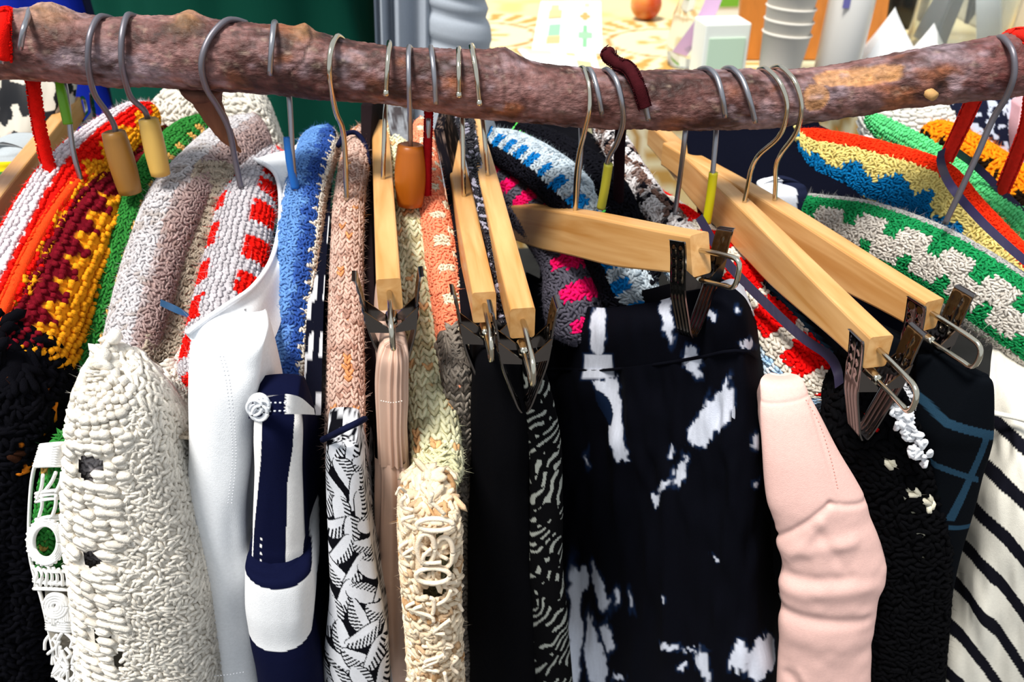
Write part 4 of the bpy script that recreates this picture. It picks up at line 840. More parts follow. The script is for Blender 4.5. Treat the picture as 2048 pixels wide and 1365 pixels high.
# --- tie-dye trousers
DK, WD = H('#06070f'), H('#dfe4f2')
TD = [(1196, 660, 18, 55, .05), (1206, 640, 9, 40, -.1), (1328, 612, 17, 18, 0), (1333, 640, 10, 48, -.2), (1384, 715, 17, 26, -.2), (1388, 735, 8, 22, -.3), (1428, 830, 25, 62, .55), (1402, 868, 26, 22, .4), (1446, 780, 6, 26, .3), (1412, 800, 3, 12, .2),
      (1362, 948, 11, 30, .35), (1345, 905, 9, 10, 0), (1375, 915, 6, 9, 0), (1330, 978, 18, 9, -.7), (1308, 1000, 10, 12, 0), (1505, 880, 7, 16, 0), (1507, 968, 6, 9, 0), (1495, 690, 14, 10, 0), (1424, 628, 10, 12, 0), (1478, 618, 5, 10, 0),
      (1147, 1255, 13, 125, -.02), (1158, 1160, 14, 24, .1), (1198, 1172, 12, 46, -.35), (1185, 1300, 17, 80, -.1), (1212, 1268, 10, 32, -.15), (1228, 1192, 6, 18, 0), (1256, 1200, 3, 14, -.2), (1336, 1280, 14, 10, 0), (1404, 1322, 15, 32, -.4), (1362, 1330, 10, 8, 0), (1378, 1292, 22, 4, 0), (1415, 1355, 6, 22, 0),
      (1478, 1298, 18, 30, .2), (1520, 1305, 26, 44, .5), (1540, 1275, 12, 20, 0), (1238, 1350, 14, 8, 0), (1170, 920, 2.5, 12, 0), (1430, 1120, 6, 6, 0), (1330, 1185, 4, 5, 0), (1200, 1340, 12, 40, 0)]
def colTD(X, Y, S):
    wx = X + 7 * n2(X * .012, Y * .012, 4, 3, 3) + 3 * n2(X * .05, Y * .02, 4, 5, 2); wy = Y + 16 * n2(X * .05, Y * .012, 3, 13, 3)
    d = np.full(X.shape, -9.0)
    for (cx, cy_, rx, ry, a) in TD:
        dx, dy = wx - cx, wy - cy_; u = dx * math.cos(a) + dy * math.sin(a); v = -dx * math.sin(a) + dy * math.cos(a); d = np.maximum(d, (1 - np.hypot(u / rx, v / ry)) * min(rx, ry))
    # the pleated strip below the waistband and the streak running from it
    d = np.maximum(d, np.minimum(np.minimum(X - 1168, 1226 - X), np.minimum(Y - 708, 756 - Y)))
    st_ = np.minimum(wx - (1186 + (wy - 750) * .32), (1230 + (wy - 750) * .2) - wx); st_ = np.minimum(st_, np.minimum(wy - 756, 918 - wy)); st_ = np.where(((X - (1206 + (Y - 800) * .3)) ** 2 / 120 + (Y - 815) ** 2 / 1400) < 1, -2, st_)
    d = np.maximum(d, st_)
    c = mixc(np.broadcast_to(DK, X.shape + (3,)), H('#1e3a66'), smooth(-5, 1, d) * .45); return mixc(c, WD, smooth(-.5, 2.5, d) * (.9 + .1 * n2(X * .2, Y * .01, 3, 2)))
t = thing('tie_dye_trousers', 'black and white tie-dye trousers with wide elastic waistband', 'trousers', P(1330, 1400, -.12), 'garments on the branch rail')
TX = [1030, 1075, 1120, 1200, 1300, 1400, 1450, 1485, 1502, 1512, 1518]; TYb = [.07, .045, .015, -.03, -.08, -.116, -.134, -.134, -.118, -.085, -.04]
TR = [(0, [565, 572, 596, 616, 604, 578, 566, 590, 615, 640, 640], .010, 0), (0, [640, 645, 655, 668, 655, 640, 632, 640, 655, 670, 670], -.004, 4), (0, [740, 740, 735, 738, 728, 712, 700, 700, 712, 722, 730], -.002, 10),
      (0, [900] * 11, -.008, 18), (0, [1100] * 11, -.012, 34), (0, [1420] * 11, -.008, 54)]
gr = [[(x + max(0, x - 1400) / 118 * dx, y, Yb + dy) for x, y, Yb in zip(TX, ys__, TYb)] for _, ys__, dy, dx in TR]
patch(t, gr[2:], (310, 250), colTD, 'cotton', 'legs', folds=.006)
patch(t, gr[:3], (110, 280), colTD, 'cotton', 'waistband', folds=.003)
seam(t, [(q[0], q[1] + 3, q[2] - .001) for q in gr[2][1:-1]], .0012, DK, name='waist_seam')
patch(t, [[(1052, 545, .08), (1150, 588, .03), (1260, 585, -.015), (1380, 558, -.06), (1440, 556, -.08), (1500, 600, -.08)], [(1050, 640, .08), (1150, 680, .02), (1260, 680, -.03), (1380, 660, -.075), (1440, 660, -.1), (1510, 700, -.08)]], (30, 60), flat('#07070c'), 'cotton', 'back_waistband')
o = patch(t, [[(1440, 566, -.115), (1466, 558, -.108), (1488, 575, -.1)], [(1490, 625, -.115), (1502, 620, -.108), (1510, 632, -.1)]], (20, 10), flat('#d5d8e2'), 'cotton', 'white_facing')

# --- pink long-sleeved top
PK = H('#e6bcb2')
rows = [(747, 1540, 1582, -.156), (749, 1531, 1592, -.161), (754, 1525, 1600, -.166), (761, 1521, 1606, -.169), (772, 1520, 1611, -.172), (796, 1521, 1622, -.176), (830, 1520, 1640, -.18), (900, 1524, 1676, -.185), (960, 1528, 1712, -.187), (1000, 1534, 1732, -.188), (1050, 1548, 1746, -.188), (1110, 1560, 1770, -.188), (1150, 1563, 1774, -.188), (1190, 1562, 1760, -.187), (1250, 1560, 1750, -.185), (1320, 1556, 1742, -.182), (1420, 1552, 1738, -.178)]
Pn, X, Yp, S, nd = ring(rows, (.3, 1), .045, .42, 260, 0, 120, 16, 0, -.85, .5, 0, .9, 0, 1, 1)
du, dv, N = frames(Pn, True); N = -N
fold = np.zeros(X.shape)
for (x0, y0, x1, y1, w_, a) in ((1545, 1072, 1660, 985, 7, -.0028), (1660, 985, 1735, 1000, 6, -.0022), (1560, 1085, 1700, 1060, 16, .003), (1570, 1135, 1700, 1130, 14, -.003), (1565, 1165, 1730, 1150, 18, .003), (1565, 1208, 1730, 1222, 12, -.004), (1570, 1245, 1700, 1260, 22, .003), (1575, 1330, 1620, 1365, 10, -.003), (1600, 1320, 1640, 1380, 9, .002), (1525, 800, 1620, 788, 3.5, -.0010), (1620, 800, 1680, 985, 4, -.0008), (1575, 1100, 1640, 1020, 12, .002), (1630, 1030, 1690, 1110, 12, -.002)):
    dx, dy = x1 - x0, y1 - y0; L2 = dx * dx + dy * dy; tt = np.clip(((X - x0) * dx + (Yp - y0) * dy) / L2, 0, 1); d = np.hypot(X - x0 - tt * dx, Yp - y0 - tt * dy); fold += .55 * a * np.exp(-(d / w_) ** 2)
Pn = Pn + (fold + .0011 * n2(X * .01, Yp * .012, 2.2, 14) * smooth(960, 1060, Yp))[..., None] * N
t = thing('pink_sweatshirt', 'pale pink cotton top with a bent sleeve, right of the tie-dye trousers', 'top', P(1650, 1400, -.16), 'garments on the branch rail')
g = G(); g.grid(Pn, PK, wrap=True); q0 = Pn[0]; c0 = q0.mean(0); g.grid(np.stack([q0, c0 + (q0 - c0) * .9 + [0, 0, .0008], c0 + (q0 - c0) * .02 + [0, 0, .001]], 0), PK, wrap=True); g.build('sleeve', M['cotton'], t)
dashes(t, [(1612, 800, -.196), (1640, 850, -.205), (1662, 920, -.212), (1676, 980, -.215)], H('#cf8f84'), 26, .00035)

# --- black boucle cardigan
def colBk(X, Y, S):
    c = np.broadcast_to(H('#060608'), X.shape + (3,))
    for cx, cy_, rx, ry, h in ((1726, 803, 5, 8, '#e01010'), (1750, 835, 8, 7, '#e01010'), (1770, 897, 9, 5, '#d9d2bc'), (1816, 970, 12, 15, '#d9d2bc'), (1855, 988, 9, 11, '#d9d2bc'), (1836, 1045, 8, 8, '#d9d2bc'), (1840, 1098, 5, 7, '#a9a58f'), (1826, 1003, 7, 3, '#a9a58f'), (1886, 1060, 5, 4, '#a9a58f')):
        c = np.where((((X - cx) / rx) ** 2 + ((Y - cy_) / ry) ** 2 < 1)[..., None], H(h), c)
    return c
garment('boucle_cardigan', 'black bouclé cardigan with a few red and cream flecks', 'cardigan', [(752, 1712, 1750, -.15), (790, 1682, 1800, -.158), (850, 1650, 1835, -.165), (890, 1662, 1850, -.166), (950, 1695, 1870, -.166), (1050, 1730, 1898, -.165), (1150, 1740, 1900, -.163), (1420, 1735, 1880, -.15)], (.25, 1), colBk, 'wool', depth=.08, bulge=.4, knit='rough', pitch=.0074, fat=1.05, fuzz=1500, flen=.006, dome=.4, rise=0, sn=.5, drop=0, pn=240, nfront=110)
# --- white ruffled garment in the clip
t = garment('ruffled_garment', 'white and black ruffled garment gripped between the right-hand wooden hangers', 'top', [(772, 1800, 1850, -.15), (800, 1796, 1866, -.155), (850, 1806, 1870, -.158), (900, 1826, 1872, -.155), (960, 1850, 1882, -.15), (1040, 1862, 1890, -.14)], (-.6, 1), lambda X, Y, S: np.where(((X < 1842) & (n2(X * .02, Y * .012, 6, 3) > .25) | (np.abs(np.sin(Y * .42 + X * .2)) > .9))[..., None], H('#15161c'), H('#b9bbc0')), 'silk', depth=.08, dome=.4, rise=0, sn=.5, drop=0, pn=200, nfront=70, folds=.004)
g = G()
for k in range(34):
    f_ = k / 33; cx = 1796 + 52 * f_ + random.uniform(-14, 14); cy_ = 812 + 112 * f_; q = [P(cx + random.uniform(-12, 12), cy_ + random.uniform(-10, 10), -.186 - .006 * random.random()) for j in range(5)]; g.tube(catmull(np.array(q), 20), .0013, 6, H('#e6e7ea'))
g.build('ruffle', M['cotton'], t)
# --- dark checked garment
def colCk(X, Y, S):
    c = np.broadcast_to(H('#06090e'), X.shape + (3,)); e = np.minimum(np.abs(X - (1962 - (Y - 860) * .42)), 99)
    a = (e < 8) & (Y > 855) & (Y < 1035); b = (np.abs(Y - (862 - (1960 - X) * .25)) < 9) | (np.abs(Y - (945 + (X - 1920) * .35)) < 6) & (X < 1945) | (np.abs(Y - 1048) < 5) | (np.abs(Y - 1185) < 4) | (np.abs(Y - 1265) < 4)
    return np.where((a | b)[..., None], H('#223d50'), c)
garment('checked_garment', 'very dark navy garment with thin blue check lines, beside the striped top', 'skirt', [(752, 1952, 1976, -.175), (775, 1942, 1986, -.178), (860, 1885, 1984, -.178), (900, 1870, 1978, -.175), (960, 1872, 1962, -.172), (1060, 1868, 1935, -.168), (1200, 1850, 1905, -.16), (1420, 1840, 1880, -.15)], (-.7, 1), colCk, 'cotton', depth=.16, bulge=.35, dome=.5, rise=0, sn=.5, drop=0, pn=300, nfront=90, folds=.002)
# --- striped top at the right edge
def colSt(X, Y, S):
    q = (Y - (X - 1960) * (.85 + (Y - 900) / 900).clip(.45, 1.6) - 905) / 100.0
    return np.where((((q % 1) < .33) & (q > -1.4))[..., None], H('#101018'), H('#d6d2c6'))
t = thing('striped_tshirt', 'off-white t-shirt with diagonal black stripes at the right edge', 't-shirt', P(1990, 1400, -.15), 'garments on the branch rail')
patch(t, [[(1994, 640, -.02), (2052, 668, -.035), (2120, 722, -.05), (2190, 772, -.06)], [(1985, 705, -.06), (2040, 735, -.075), (2110, 790, -.09), (2190, 850, -.1)], [(1972, 800, -.09), (2030, 830, -.115), (2110, 870, -.13), (2190, 920, -.13)], [(1950, 920, -.1), (2010, 940, -.14), (2110, 970, -.155), (2190, 990, -.15)], [(1925, 1030, -.1), (1990, 1060, -.15), (2110, 1070, -.165), (2190, 1080, -.16)], [(1886, 1180, -.1), (1960, 1200, -.152), (2110, 1200, -.165), (2190, 1200, -.16)], [(1855, 1300, -.1), (1930, 1310, -.15), (2110, 1300, -.16), (2190, 1300, -.155)], [(1835, 1420, -.1), (1910, 1430, -.145), (2110, 1420, -.155), (2190, 1420, -.15)]], (300, 160), colSt, 'cotton', 'body', folds=.004)
seam(t, [(1985, 826, -.118), (2040, 838, -.128), (2080, 852, -.14)], .002, H('#e3dfd4'), name='neckband')

# --- dark things glimpsed between the hangers
garment('navy_jacket', 'dark navy jacket hanging behind the two right-hand wooden hangers', 'jacket', [(250, 1370, 1640, .13), (330, 1380, 1800, .1), (420, 1400, 1850, .07), (560, 1420, 1880, .05), (900, 1420, 1900, .05)], (-.2, 1), flat('#070916'), 'cotton', depth=.05, bulge=.15, dome=.2, rise=0, sn=.5, drop=0, pn=40, folds=.006)
garment('black_coat', 'black coat shoulder behind the lime-tufted hanger', 'coat', [(246, 990, 1150, .2), (300, 1010, 1230, .14), (380, 1060, 1278, .09), (480, 1100, 1292, .05), (900, 1080, 1320, .04)], (-.3, 1), flat('#07070c'), 'cotton', depth=.05, bulge=.2, dome=.2, rise=0, sn=.5, drop=0, pn=40, folds=.004)
garment('white_collar_shirt', 'white shirt collar with navy trim behind the wooden hangers', 'shirt', [(376, 1520, 1612, .07), (400, 1525, 1618, .065), (480, 1540, 1630, .06)], (-.2, 1), lambda X, Y, S: np.where((X > 1588)[..., None], H('#1b2036'), H('#d9dde6')), 'cotton', depth=.03, bulge=.3, dome=.3, rise=0, sn=.5, drop=0, pn=40)
garment('white_knit', 'white knitted garment behind the mint green hanger', 'sweater', [(196, 1790, 1870, .26), (230, 1740, 1905, .24), (300, 1740, 1920, .22), (420, 1760, 1950, .2)], (0, 1), flat('#d8d6cf'), 'wool', depth=.05, bulge=.3, dome=.3, rise=0, sn=.5, drop=0, knit='garter', pitch=.008, fuzz=200)
garment('floral_blouse', 'navy blouse with white speckled print at far right behind the branch', 'blouse', [(170, 1885, 2040, .28), (230, 1890, 2060, .26), (330, 1900, 2090, .24), (460, 1920, 2120, .22)], (0, 1), lambda X, Y, S: np.where((n2(X * .02, Y * .018, 5, 3) > .12)[..., None], H('#b4bccc'), H('#15182a')), 'cotton', depth=.05, bulge=.3, dome=.3, rise=0, sn=.5, drop=0, pn=150, nfront=110)
garment('pink_garment', 'dusty pink garment at the far right edge', 'top', [(215, 2040, 2090, .24), (280, 2035, 2110, .22), (400, 2045, 2130, .2)], (0, 1), flat('#c99aa0'), 'cotton', depth=.05, bulge=.3, dome=.3, rise=0, sn=.5, drop=0, pn=40)
garment('print_dress', 'black and cream blotched garment behind the left end of the branch', 'dress', [(120, -80, 130, .24), (200, -80, 118, .22), (300, -80, 100, .2), (450, -80, 80, .18)], (0.1, 1), lambda X, Y, S: np.where((n2(X * .012, Y * .008, 4.2, 3) > .1)[..., None], mixc(np.broadcast_to(H('#cdc6b8'), X.shape + (3,)), H('#b59a8c'), smooth(.2, .5, n2(X * .01, Y * .01, 3, 8))), H('#0f0f14')), 'silk', depth=.05, bulge=.25, dome=.2, rise=0, sn=.5, drop=0, pn=150, nfront=110, folds=.004)
garment('yellow_trim_garment', 'pale grey garment with yellow and green trim at the left edge', 'top', [(308, -60, 58, .13), (322, -60, 48, .125), (345, -60, 30, .12), (420, -60, 20, .1)], (0.1, 1), lambda X, Y, S: np.where((Y > 340)[..., None], H('#3f7d3a'), np.where((Y > 318)[..., None], H('#e6cf1e'), H('#a9b0b4'))), 'cotton', depth=.04, bulge=.3, dome=.3, rise=0, sn=.5, drop=0, pn=60)
garment('cream_fleece', 'cream fleece garment behind the grey-white hanger', 'sweater', [(184, 330, 470, .2), (220, 300, 520, .19), (300, 290, 560, .18), (420, 300, 600, .16)], (0, 1), flat('#d6d0c4'), 'wool', depth=.05, bulge=.3, dome=.35, rise=0, sn=.5, drop=0, knit='rough', pitch=.007, fuzz=500)
garment('olive_lining', 'dark olive garment hanging behind the green hanger', 'dress', [(430, 150, 250, .02), (560, 110, 210, -.02), (760, 60, 150, -.06), (1000, 50, 110, -.07), (1420, 60, 120, -.07)], dirback((255, 390), (140, 960, -.17)), flat('#1c180e'), 'cotton', depth=.14, bulge=.3, dome=.3, rise=0, sn=.5, drop=0, pn=60, folds=.004)
garment('grey_tweed', 'grey speckled garment between the wooden clip hanger and the peach hanger', 'top', [(212, 770, 815, .14), (300, 785, 822, .09), (420, 800, 830, .03), (600, 815, 845, -.05), (900, 830, 860, -.1)], (0, 1), lambda X, Y, S: mixc(np.broadcast_to(H('#7f8287'), X.shape + (3,)), H('#3f3a3c'), smooth(-.1, .3, n2(X * .02, Y * .02, 8, 3))), 'wool', depth=.06, bulge=.4, dome=.3, rise=0, sn=.5, drop=0, pn=50)
garment('dark_lining', 'dark brown garment between the beige hanger and first wooden clip hanger', 'top', [(212, 722, 745, .13), (300, 722, 740, .08), (420, 722, 742, .02), (600, 720, 750, -.06), (900, 725, 760, -.12), (1420, 720, 770, -.12)], (0, 1), flat('#1b1214'), 'cotton', depth=.1, bulge=.4, dome=.3, rise=0, sn=.5, drop=0, pn=50)
garment('black_skirt', 'black skirt hanging between the peach hanger and second wooden clip hanger', 'skirt', [(262, 868, 888, .1), (400, 895, 915, .02), (560, 915, 940, -.06), (720, 925, 950, -.1), (1420, 950, 1000, -.1)], (0, 1), lambda X, Y, S: mixc(np.broadcast_to(H('#100d12'), X.shape + (3,)), H('#6d5a50'), smooth(.2, .5, n2(X * .02, Y * .02, 9, 3)) * (Y < 400)), 'cotton', depth=.1, bulge=.4, dome=.3, rise=0, sn=.5, drop=0, pn=90)

# ribbon across the red oval hanger
t = thing('hanging_ribbon', 'dark purple ribbon loop lying across the red oval hanger', 'ribbon', P(1560, 640, -.1))
q = catmull(pts([(1395, 440, .0), (1450, 530, -.045), (1530, 615, -.08), (1600, 680, -.108), (1650, 715, -.13), (1668, 745, -.145), (1672, 775, -.15)]) + np.array([0, -.004, .004]), 50); wv = np.array([.0022, 0, .0022]); g = G(); g.grid(np.stack([q - wv, q + wv], 1), H('#221b33')); g.grid(np.stack([q + wv, q - wv], 1) - np.array([0, -.0007, 0]), H('#221b33')); g.build('ribbon_band', M['silk'], t)

# ================================================================== BEHIND: people, table and what stands on it
# person in a green t-shirt and grey cardigan
pc = P(470, 150, .46); px0, py0 = pc[0], pc[1] + .1
def skin(name, V, E, R, m, levels=2):
    me = bpy.data.meshes.new(name); me.from_pydata([tuple(map(float, v)) for v in V], E, []); o = bpy.data.objects.new(name, me); COL.objects.link(o)
    md = o.modifiers.new('skin', 'SKIN'); 
    for i, r in enumerate(R): me.skin_vertices[0].data[i].radius = (r if isinstance(r, tuple) else (r, r))
    me.skin_vertices[0].data[0].use_root = True; sb = o.modifiers.new('sub', 'SUBSURF'); sb.levels = levels; sb.render_levels = levels; me.materials.append(M[m])
    return o
V = [(0, 0, .93), (0, 0, 1.08), (0, .0, 1.28), (0, .0, 1.41), (0, .0, 1.47), (0, -.02, 1.56), (0, -.02, 1.66),
     (.1, 0, .88), (.1, -.01, .5), (.1, .02, .1), (.1, -.12, .04), (-.1, 0, .88), (-.1, -.01, .5), (-.1, .02, .1), (-.1, -.12, .04),
     (.18, 0, 1.38), (.27, .0, 1.1), (.26, -.08, .88), (.25, -.12, .8), (-.14, 0, 1.36), (-.11, .03, 1.12), (-.1, .05, .96), (-.09, .06, .88)]
V = [(x + px0, y + py0, z) for x, y, z in V]
E = [(0, 1), (1, 2), (2, 3), (3, 4), (4, 5), (5, 6), (0, 7), (7, 8), (8, 9), (9, 10), (0, 11), (11, 12), (12, 13), (13, 14), (3, 15), (15, 16), (16, 17), (17, 18), (3, 19), (19, 20), (20, 21), (21, 22)]
R = [(.14, .1), (.13, .09), (.14, .1), (.08, .07), .055, .085, .08, .075, .055, .04, .035, .075, .055, .04, .035, .05, .04, .032, .03, .05, .04, .032, .03]
person = skin('person', V, E, R, 'skin'); person['_o'] = (0., 0., 0.)
tag(person, 'person in dark green t-shirt and grey cardigan standing behind the branch', 'person')
def loft(name, parent, rows, colr, m, n=48, fold=0.0, kf=8, seed=1, nv=50):
    rows = catmull(np.array(rows, float), nv); an = np.linspace(0, 2 * math.pi, n, endpoint=False)    # x,y,z,rx,ry
    r_ = 1 + 0 * an[None] + fold * n2(np.cos(an)[None] * .5 + np.zeros((nv, 1)), rows[:, 2:3] * .6 + np.sin(an)[None] * .5, kf, seed)
    Pn = np.stack([rows[:, 0:1] + rows[:, 3:4] * np.cos(an) * r_, rows[:, 1:2] + rows[:, 4:5] * np.sin(an) * r_, rows[:, 2:3] + 0 * an[None]], -1); g = G(); g.grid(Pn, colr, wrap=True); return g.build(name, M[m], parent)
loft('green_tshirt', person, [(px0, py0, .84, .19, .135), (px0, py0, .95, .185, .13), (px0, py0, 1.1, .178, .125), (px0, py0, 1.28, .19, .13), (px0, py0, 1.4, .15, .1), (px0, py0, 1.45, .07, .07)], H('#0d4436'), 'cotton', fold=.1, kf=7, n=90)
loft('trousers', person, [(px0, py0, .02, .2, .12), (px0, py0, .5, .2, .12), (px0, py0, .86, .19, .13)], H('#12141c'), 'cotton')
# cardigan: sleeve with crosswise creases, front edge falling in long folds
sx, sy = P(908, 60, .44)[0], .5
zz = np.linspace(.78, 1.4, 120); an = np.linspace(0, 2 * math.pi, 48, endpoint=False)
cre = np.zeros_like(zz)
for yy in (2, 38, 102, 150, 210): cre -= .0045 * np.exp(-((zz - P(908, yy, .44)[2]) / .006) ** 2)
w_ = np.interp(zz, [.78, .95, 1.1, 1.4], [.05, .053, .045, .055])
Pn = np.stack([sx + (w_[:, None] + cre[:, None]) * np.cos(an) + np.interp(zz, [.78, 1.0, 1.15, 1.4], [.0, 0, -.008, -.06])[:, None], sy + (w_[:, None] + cre[:, None]) * np.sin(an), zz[:, None] + .01 * np.cos(an)[None] * -1], -1)
g = G(); g.grid(Pn, H('#b0b8c2'), wrap=True); g.build('cardigan_sleeve', M['cotton'], person)
us = np.linspace(0, 1, 90); zs = np.linspace(.78, 1.38, 30); X0 = P(738, 60, .42)[0]; X1 = P(862, 60, .42)[0]
Pn = np.stack([X0 + (X1 - X0) * us[None] + (1.1 - zs[:, None]) * -.05, .47 + .014 * np.sin(us[None] * 22 + np.sin(us[None] * 5) * 2) * (1.1 - .3 * us[None]) + 0 * zs[:, None], zs[:, None] + 0 * us[None]], -1)
g = G(); g.grid(Pn, H('#acb4bf')); g.grid(Pn[:, ::-1] + np.array([0, .003, 0]), H('#acb4bf')); g.build('cardigan_front', M['cotton'], person)
# blue jacket and dark sleeve of another shopper
bx_ = P(60, 90, .55)[0]
t = thing('blue_jacket', 'bright blue jacket with a navy edge behind the left end of the branch', 'jacket', (bx_, .62, .6), None)
loft('jacket_body', t, [(bx_ - .05, .62, .6, .15, .08), (bx_ - .05, .62, .95, .145, .08), (bx_ - .05, .62, 1.2, .15, .08), (bx_ - .05, .62, 1.38, .1, .06), (bx_ - .05, .62, 1.42, .02, .02)], H('#1a2fae'), 'cotton', fold=.12)
loft('navy_edge', t, [(bx_ + .1, .62, .6, .045, .06), (bx_ + .1, .62, 1.0, .045, .06), (bx_ + .095, .62, 1.3, .045, .06), (bx_ + .08, .62, 1.4, .01, .01)], H('#0c0f22'), 'cotton', fold=.1)

# table with a printed cloth
TZ = .875
tbl = thing('stall_table', 'long stall table behind the branch', 'table', (.95, 1.9, 0))
g = G(); g.box((.95, 2.0, TZ - .02), (1, 0, 0), (0, 1, 0), (0, 0, 1), 1.3, .95, .015); g.build('table_top', M['matte'], tbl, smooth=False)
for x in (-.25, 2.15):
    for y in (1.15, 2.85):
        g = G(); g.box((x, y, (TZ - .035) / 2), (1, 0, 0), (0, 1, 0), (0, 0, 1), .03, .03, (TZ - .035) / 2); g.build('leg', M['matte'], tbl, smooth=False)
xs_ = np.linspace(-.38, 2.28, 240); ys_ = np.linspace(1.02, 2.98, 180); X, Y = np.meshgrid(xs_, ys_)
def mandala(X, Y):
    c = np.broadcast_to(H('#d3c193'), X.shape + (3,))
    a_ = n2(X, Y, 9, 4); c = mixc(c, H('#d9b36c'), smooth(.05, .5, a_) * .8)
    for (x, y) in ((1340, 85), (955, 70), (1130, -60), (1560, -60), (1700, 130), (1150, 200)):
        p = PZ(x, y, TZ); r = np.hypot(X - p[0], (Y - p[1])); th = np.arctan2(Y - p[1], X - p[0])
        R_ = .135
        c = np.where((r < R_ * 1.75)[..., None], np.where(((r > R_ * 1.08) & (np.sin(th * 26) > .1))[..., None], H('#ddd0a8'), H('#b98f4c')), c)
        c = np.where((r < R_ * 1.12)[..., None], H('#d9ccab'), c); c = np.where(((r < R_ * 1.02) & (r > R_ * .93))[..., None], H('#a87d3a'), c)
        c = np.where((r < R_ * .86)[..., None], H('#c8c6a6'), c); c = np.where(((r < R_ * .5) & (np.cos(th * 6) > .2) & (r > R_ * .12))[..., None], H('#bb9d5c'), c)
    return c
g = G(); g.grid(np.stack([X, Y, np.full_like(X, TZ)], -1), mandala(X, Y))
Zs = np.linspace(TZ, TZ - .35, 20); Xs, Zg = np.meshgrid(xs_, Zs); g.grid(np.stack([Xs, 1.02 + .008 * np.sin(Xs * 22) * (TZ - Zg) / .35, Zg], -1), mandala(Xs, 1.02 - (TZ - Zg)))
cl = g.build('tablecloth', M['cotton']); tag(cl, 'cream tablecloth printed with large ochre medallions', 'tablecloth')

def sheet(name, label, cn, colf, cat='leaflet', lift=.003, group=None):
    q = np.array([PZ(*c_, TZ + lift) for c_ in cn]); u = np.linspace(0, 1, 90); U, Vv = np.meshgrid(u, u)
    Pn = (q[0] * ((1 - U) * (1 - Vv))[..., None] + q[1] * (U * (1 - Vv))[..., None] + q[2] * (U * Vv)[..., None] + q[3] * ((1 - U) * Vv)[..., None]); C = colf(U, Vv)
    Pn[..., 2] += .004 * np.sin(U * 3.1) * np.sin(Vv * 3.1); Q = Pn - np.array([0, 0, .0015]); g = G(); g.grid(Pn, C); g.grid(Q[:, ::-1], C)
    for ed in ((0, slice(None)), (-1, slice(None)), (slice(None), 0), (slice(None), -1)): g.grid(np.stack([Pn[ed], Q[ed]], 0), np.stack([C[ed], C[ed]], 0))
    o = g.build(name, M['paper']); return tag(o, label, cat, group)
def blocks(L, base='#dfe0e0'):
    def f(U, V):
        c = np.broadcast_to(H(base), U.shape + (3,))
        for (u0, v0, u1, v1, h) in L: c = np.where(((U > u0) & (U < u1) & (V > v0) & (V < v1))[..., None], H(h), c)
        return c
    return f
sheet('printed_leaflet', 'white leaflet printed with green, orange and yellow blocks', [(1082, 2), (1202, 2), (1205, 106), (1062, 108)], blocks([(.18, .10, .32, .22, '#f0d98c'), (.16, .22, .38, .36, '#ecce86'), (.16, .36, .38, .42, '#e0a078'), (.2, .52, .38, .74, '#8cc79a'), (.19, .74, .39, .86, '#f0ac7c'), (.10, .68, .17, .86, '#b9dcc4'), (.70, .28, .78, .46, '#dd9a5c'), (.66, .33, .83, .41, '#dd9a5c'), (.71, .55, .78, .92, '#7cc487'), (.65, .67, .86, .78, '#8fcf95'), (.55, .55, .58, .86, '#cfd8dc'), (.55, .28, .58, .4, '#d5dadd'), (.72, .05, .82, .16, '#ecc69c')]))
sheet('folded_leaflet', 'white and pale yellow leaflet lying nearest the branch', [(1035, 98), (1190, 104), (1200, 142), (1060, 128)], blocks([(.1, .0, .42, .4, '#f2dfae'), (.6, .15, .72, .4, '#f0dc8c'), (.7, .6, .9, .9, '#f0dc8c')]), lift=.006)

def standing(name, label, cat, x, ytop, ybase, prof, colr, m, group=None, n=28):
    b = PZ(x, ybase, TZ + .002); o = thing(name, label, cat, b, group); g = G(); g.lathe(b, (0, 0, 1), prof, n, colr); return o, b, g
# apple
b = PZ(1290, 38, TZ + .002); s_ = mpp(b); r = 31 * s_
t = thing('apple', 'red and yellow apple on the tablecloth', 'apple', b)
th = np.linspace(0, math.pi, 24); ph = np.linspace(0, 2 * math.pi, 32, endpoint=False); TH, PH = np.meshgrid(th, ph, indexing='ij')
rr = r * (1 - .16 * np.exp(-(TH / .35) ** 2) - .08 * np.exp(-((math.pi - TH) / .35) ** 2)); Pn = np.stack([rr * np.sin(TH) * np.cos(PH), rr * np.sin(TH) * np.sin(PH), rr * np.cos(TH) + r * .92], -1)
C = mixc(np.broadcast_to(H('#b8431f'), TH.shape + (3,)), H('#d99a4a'), smooth(-.3, .5, n2(PH * .3, TH * .3, 3, 4) + .5 * np.cos(PH + 2.2)))
g = G(); g.grid(Pn + b, C, wrap=True); g.build('apple_flesh', M['glossy'], t)
g = G(); g.tube([b + [0, 0, 1.7 * r], b + [.004, 0, 2.1 * r]], .0025, 8, H('#4a3020')); g.build('stem', M['matte'], t)

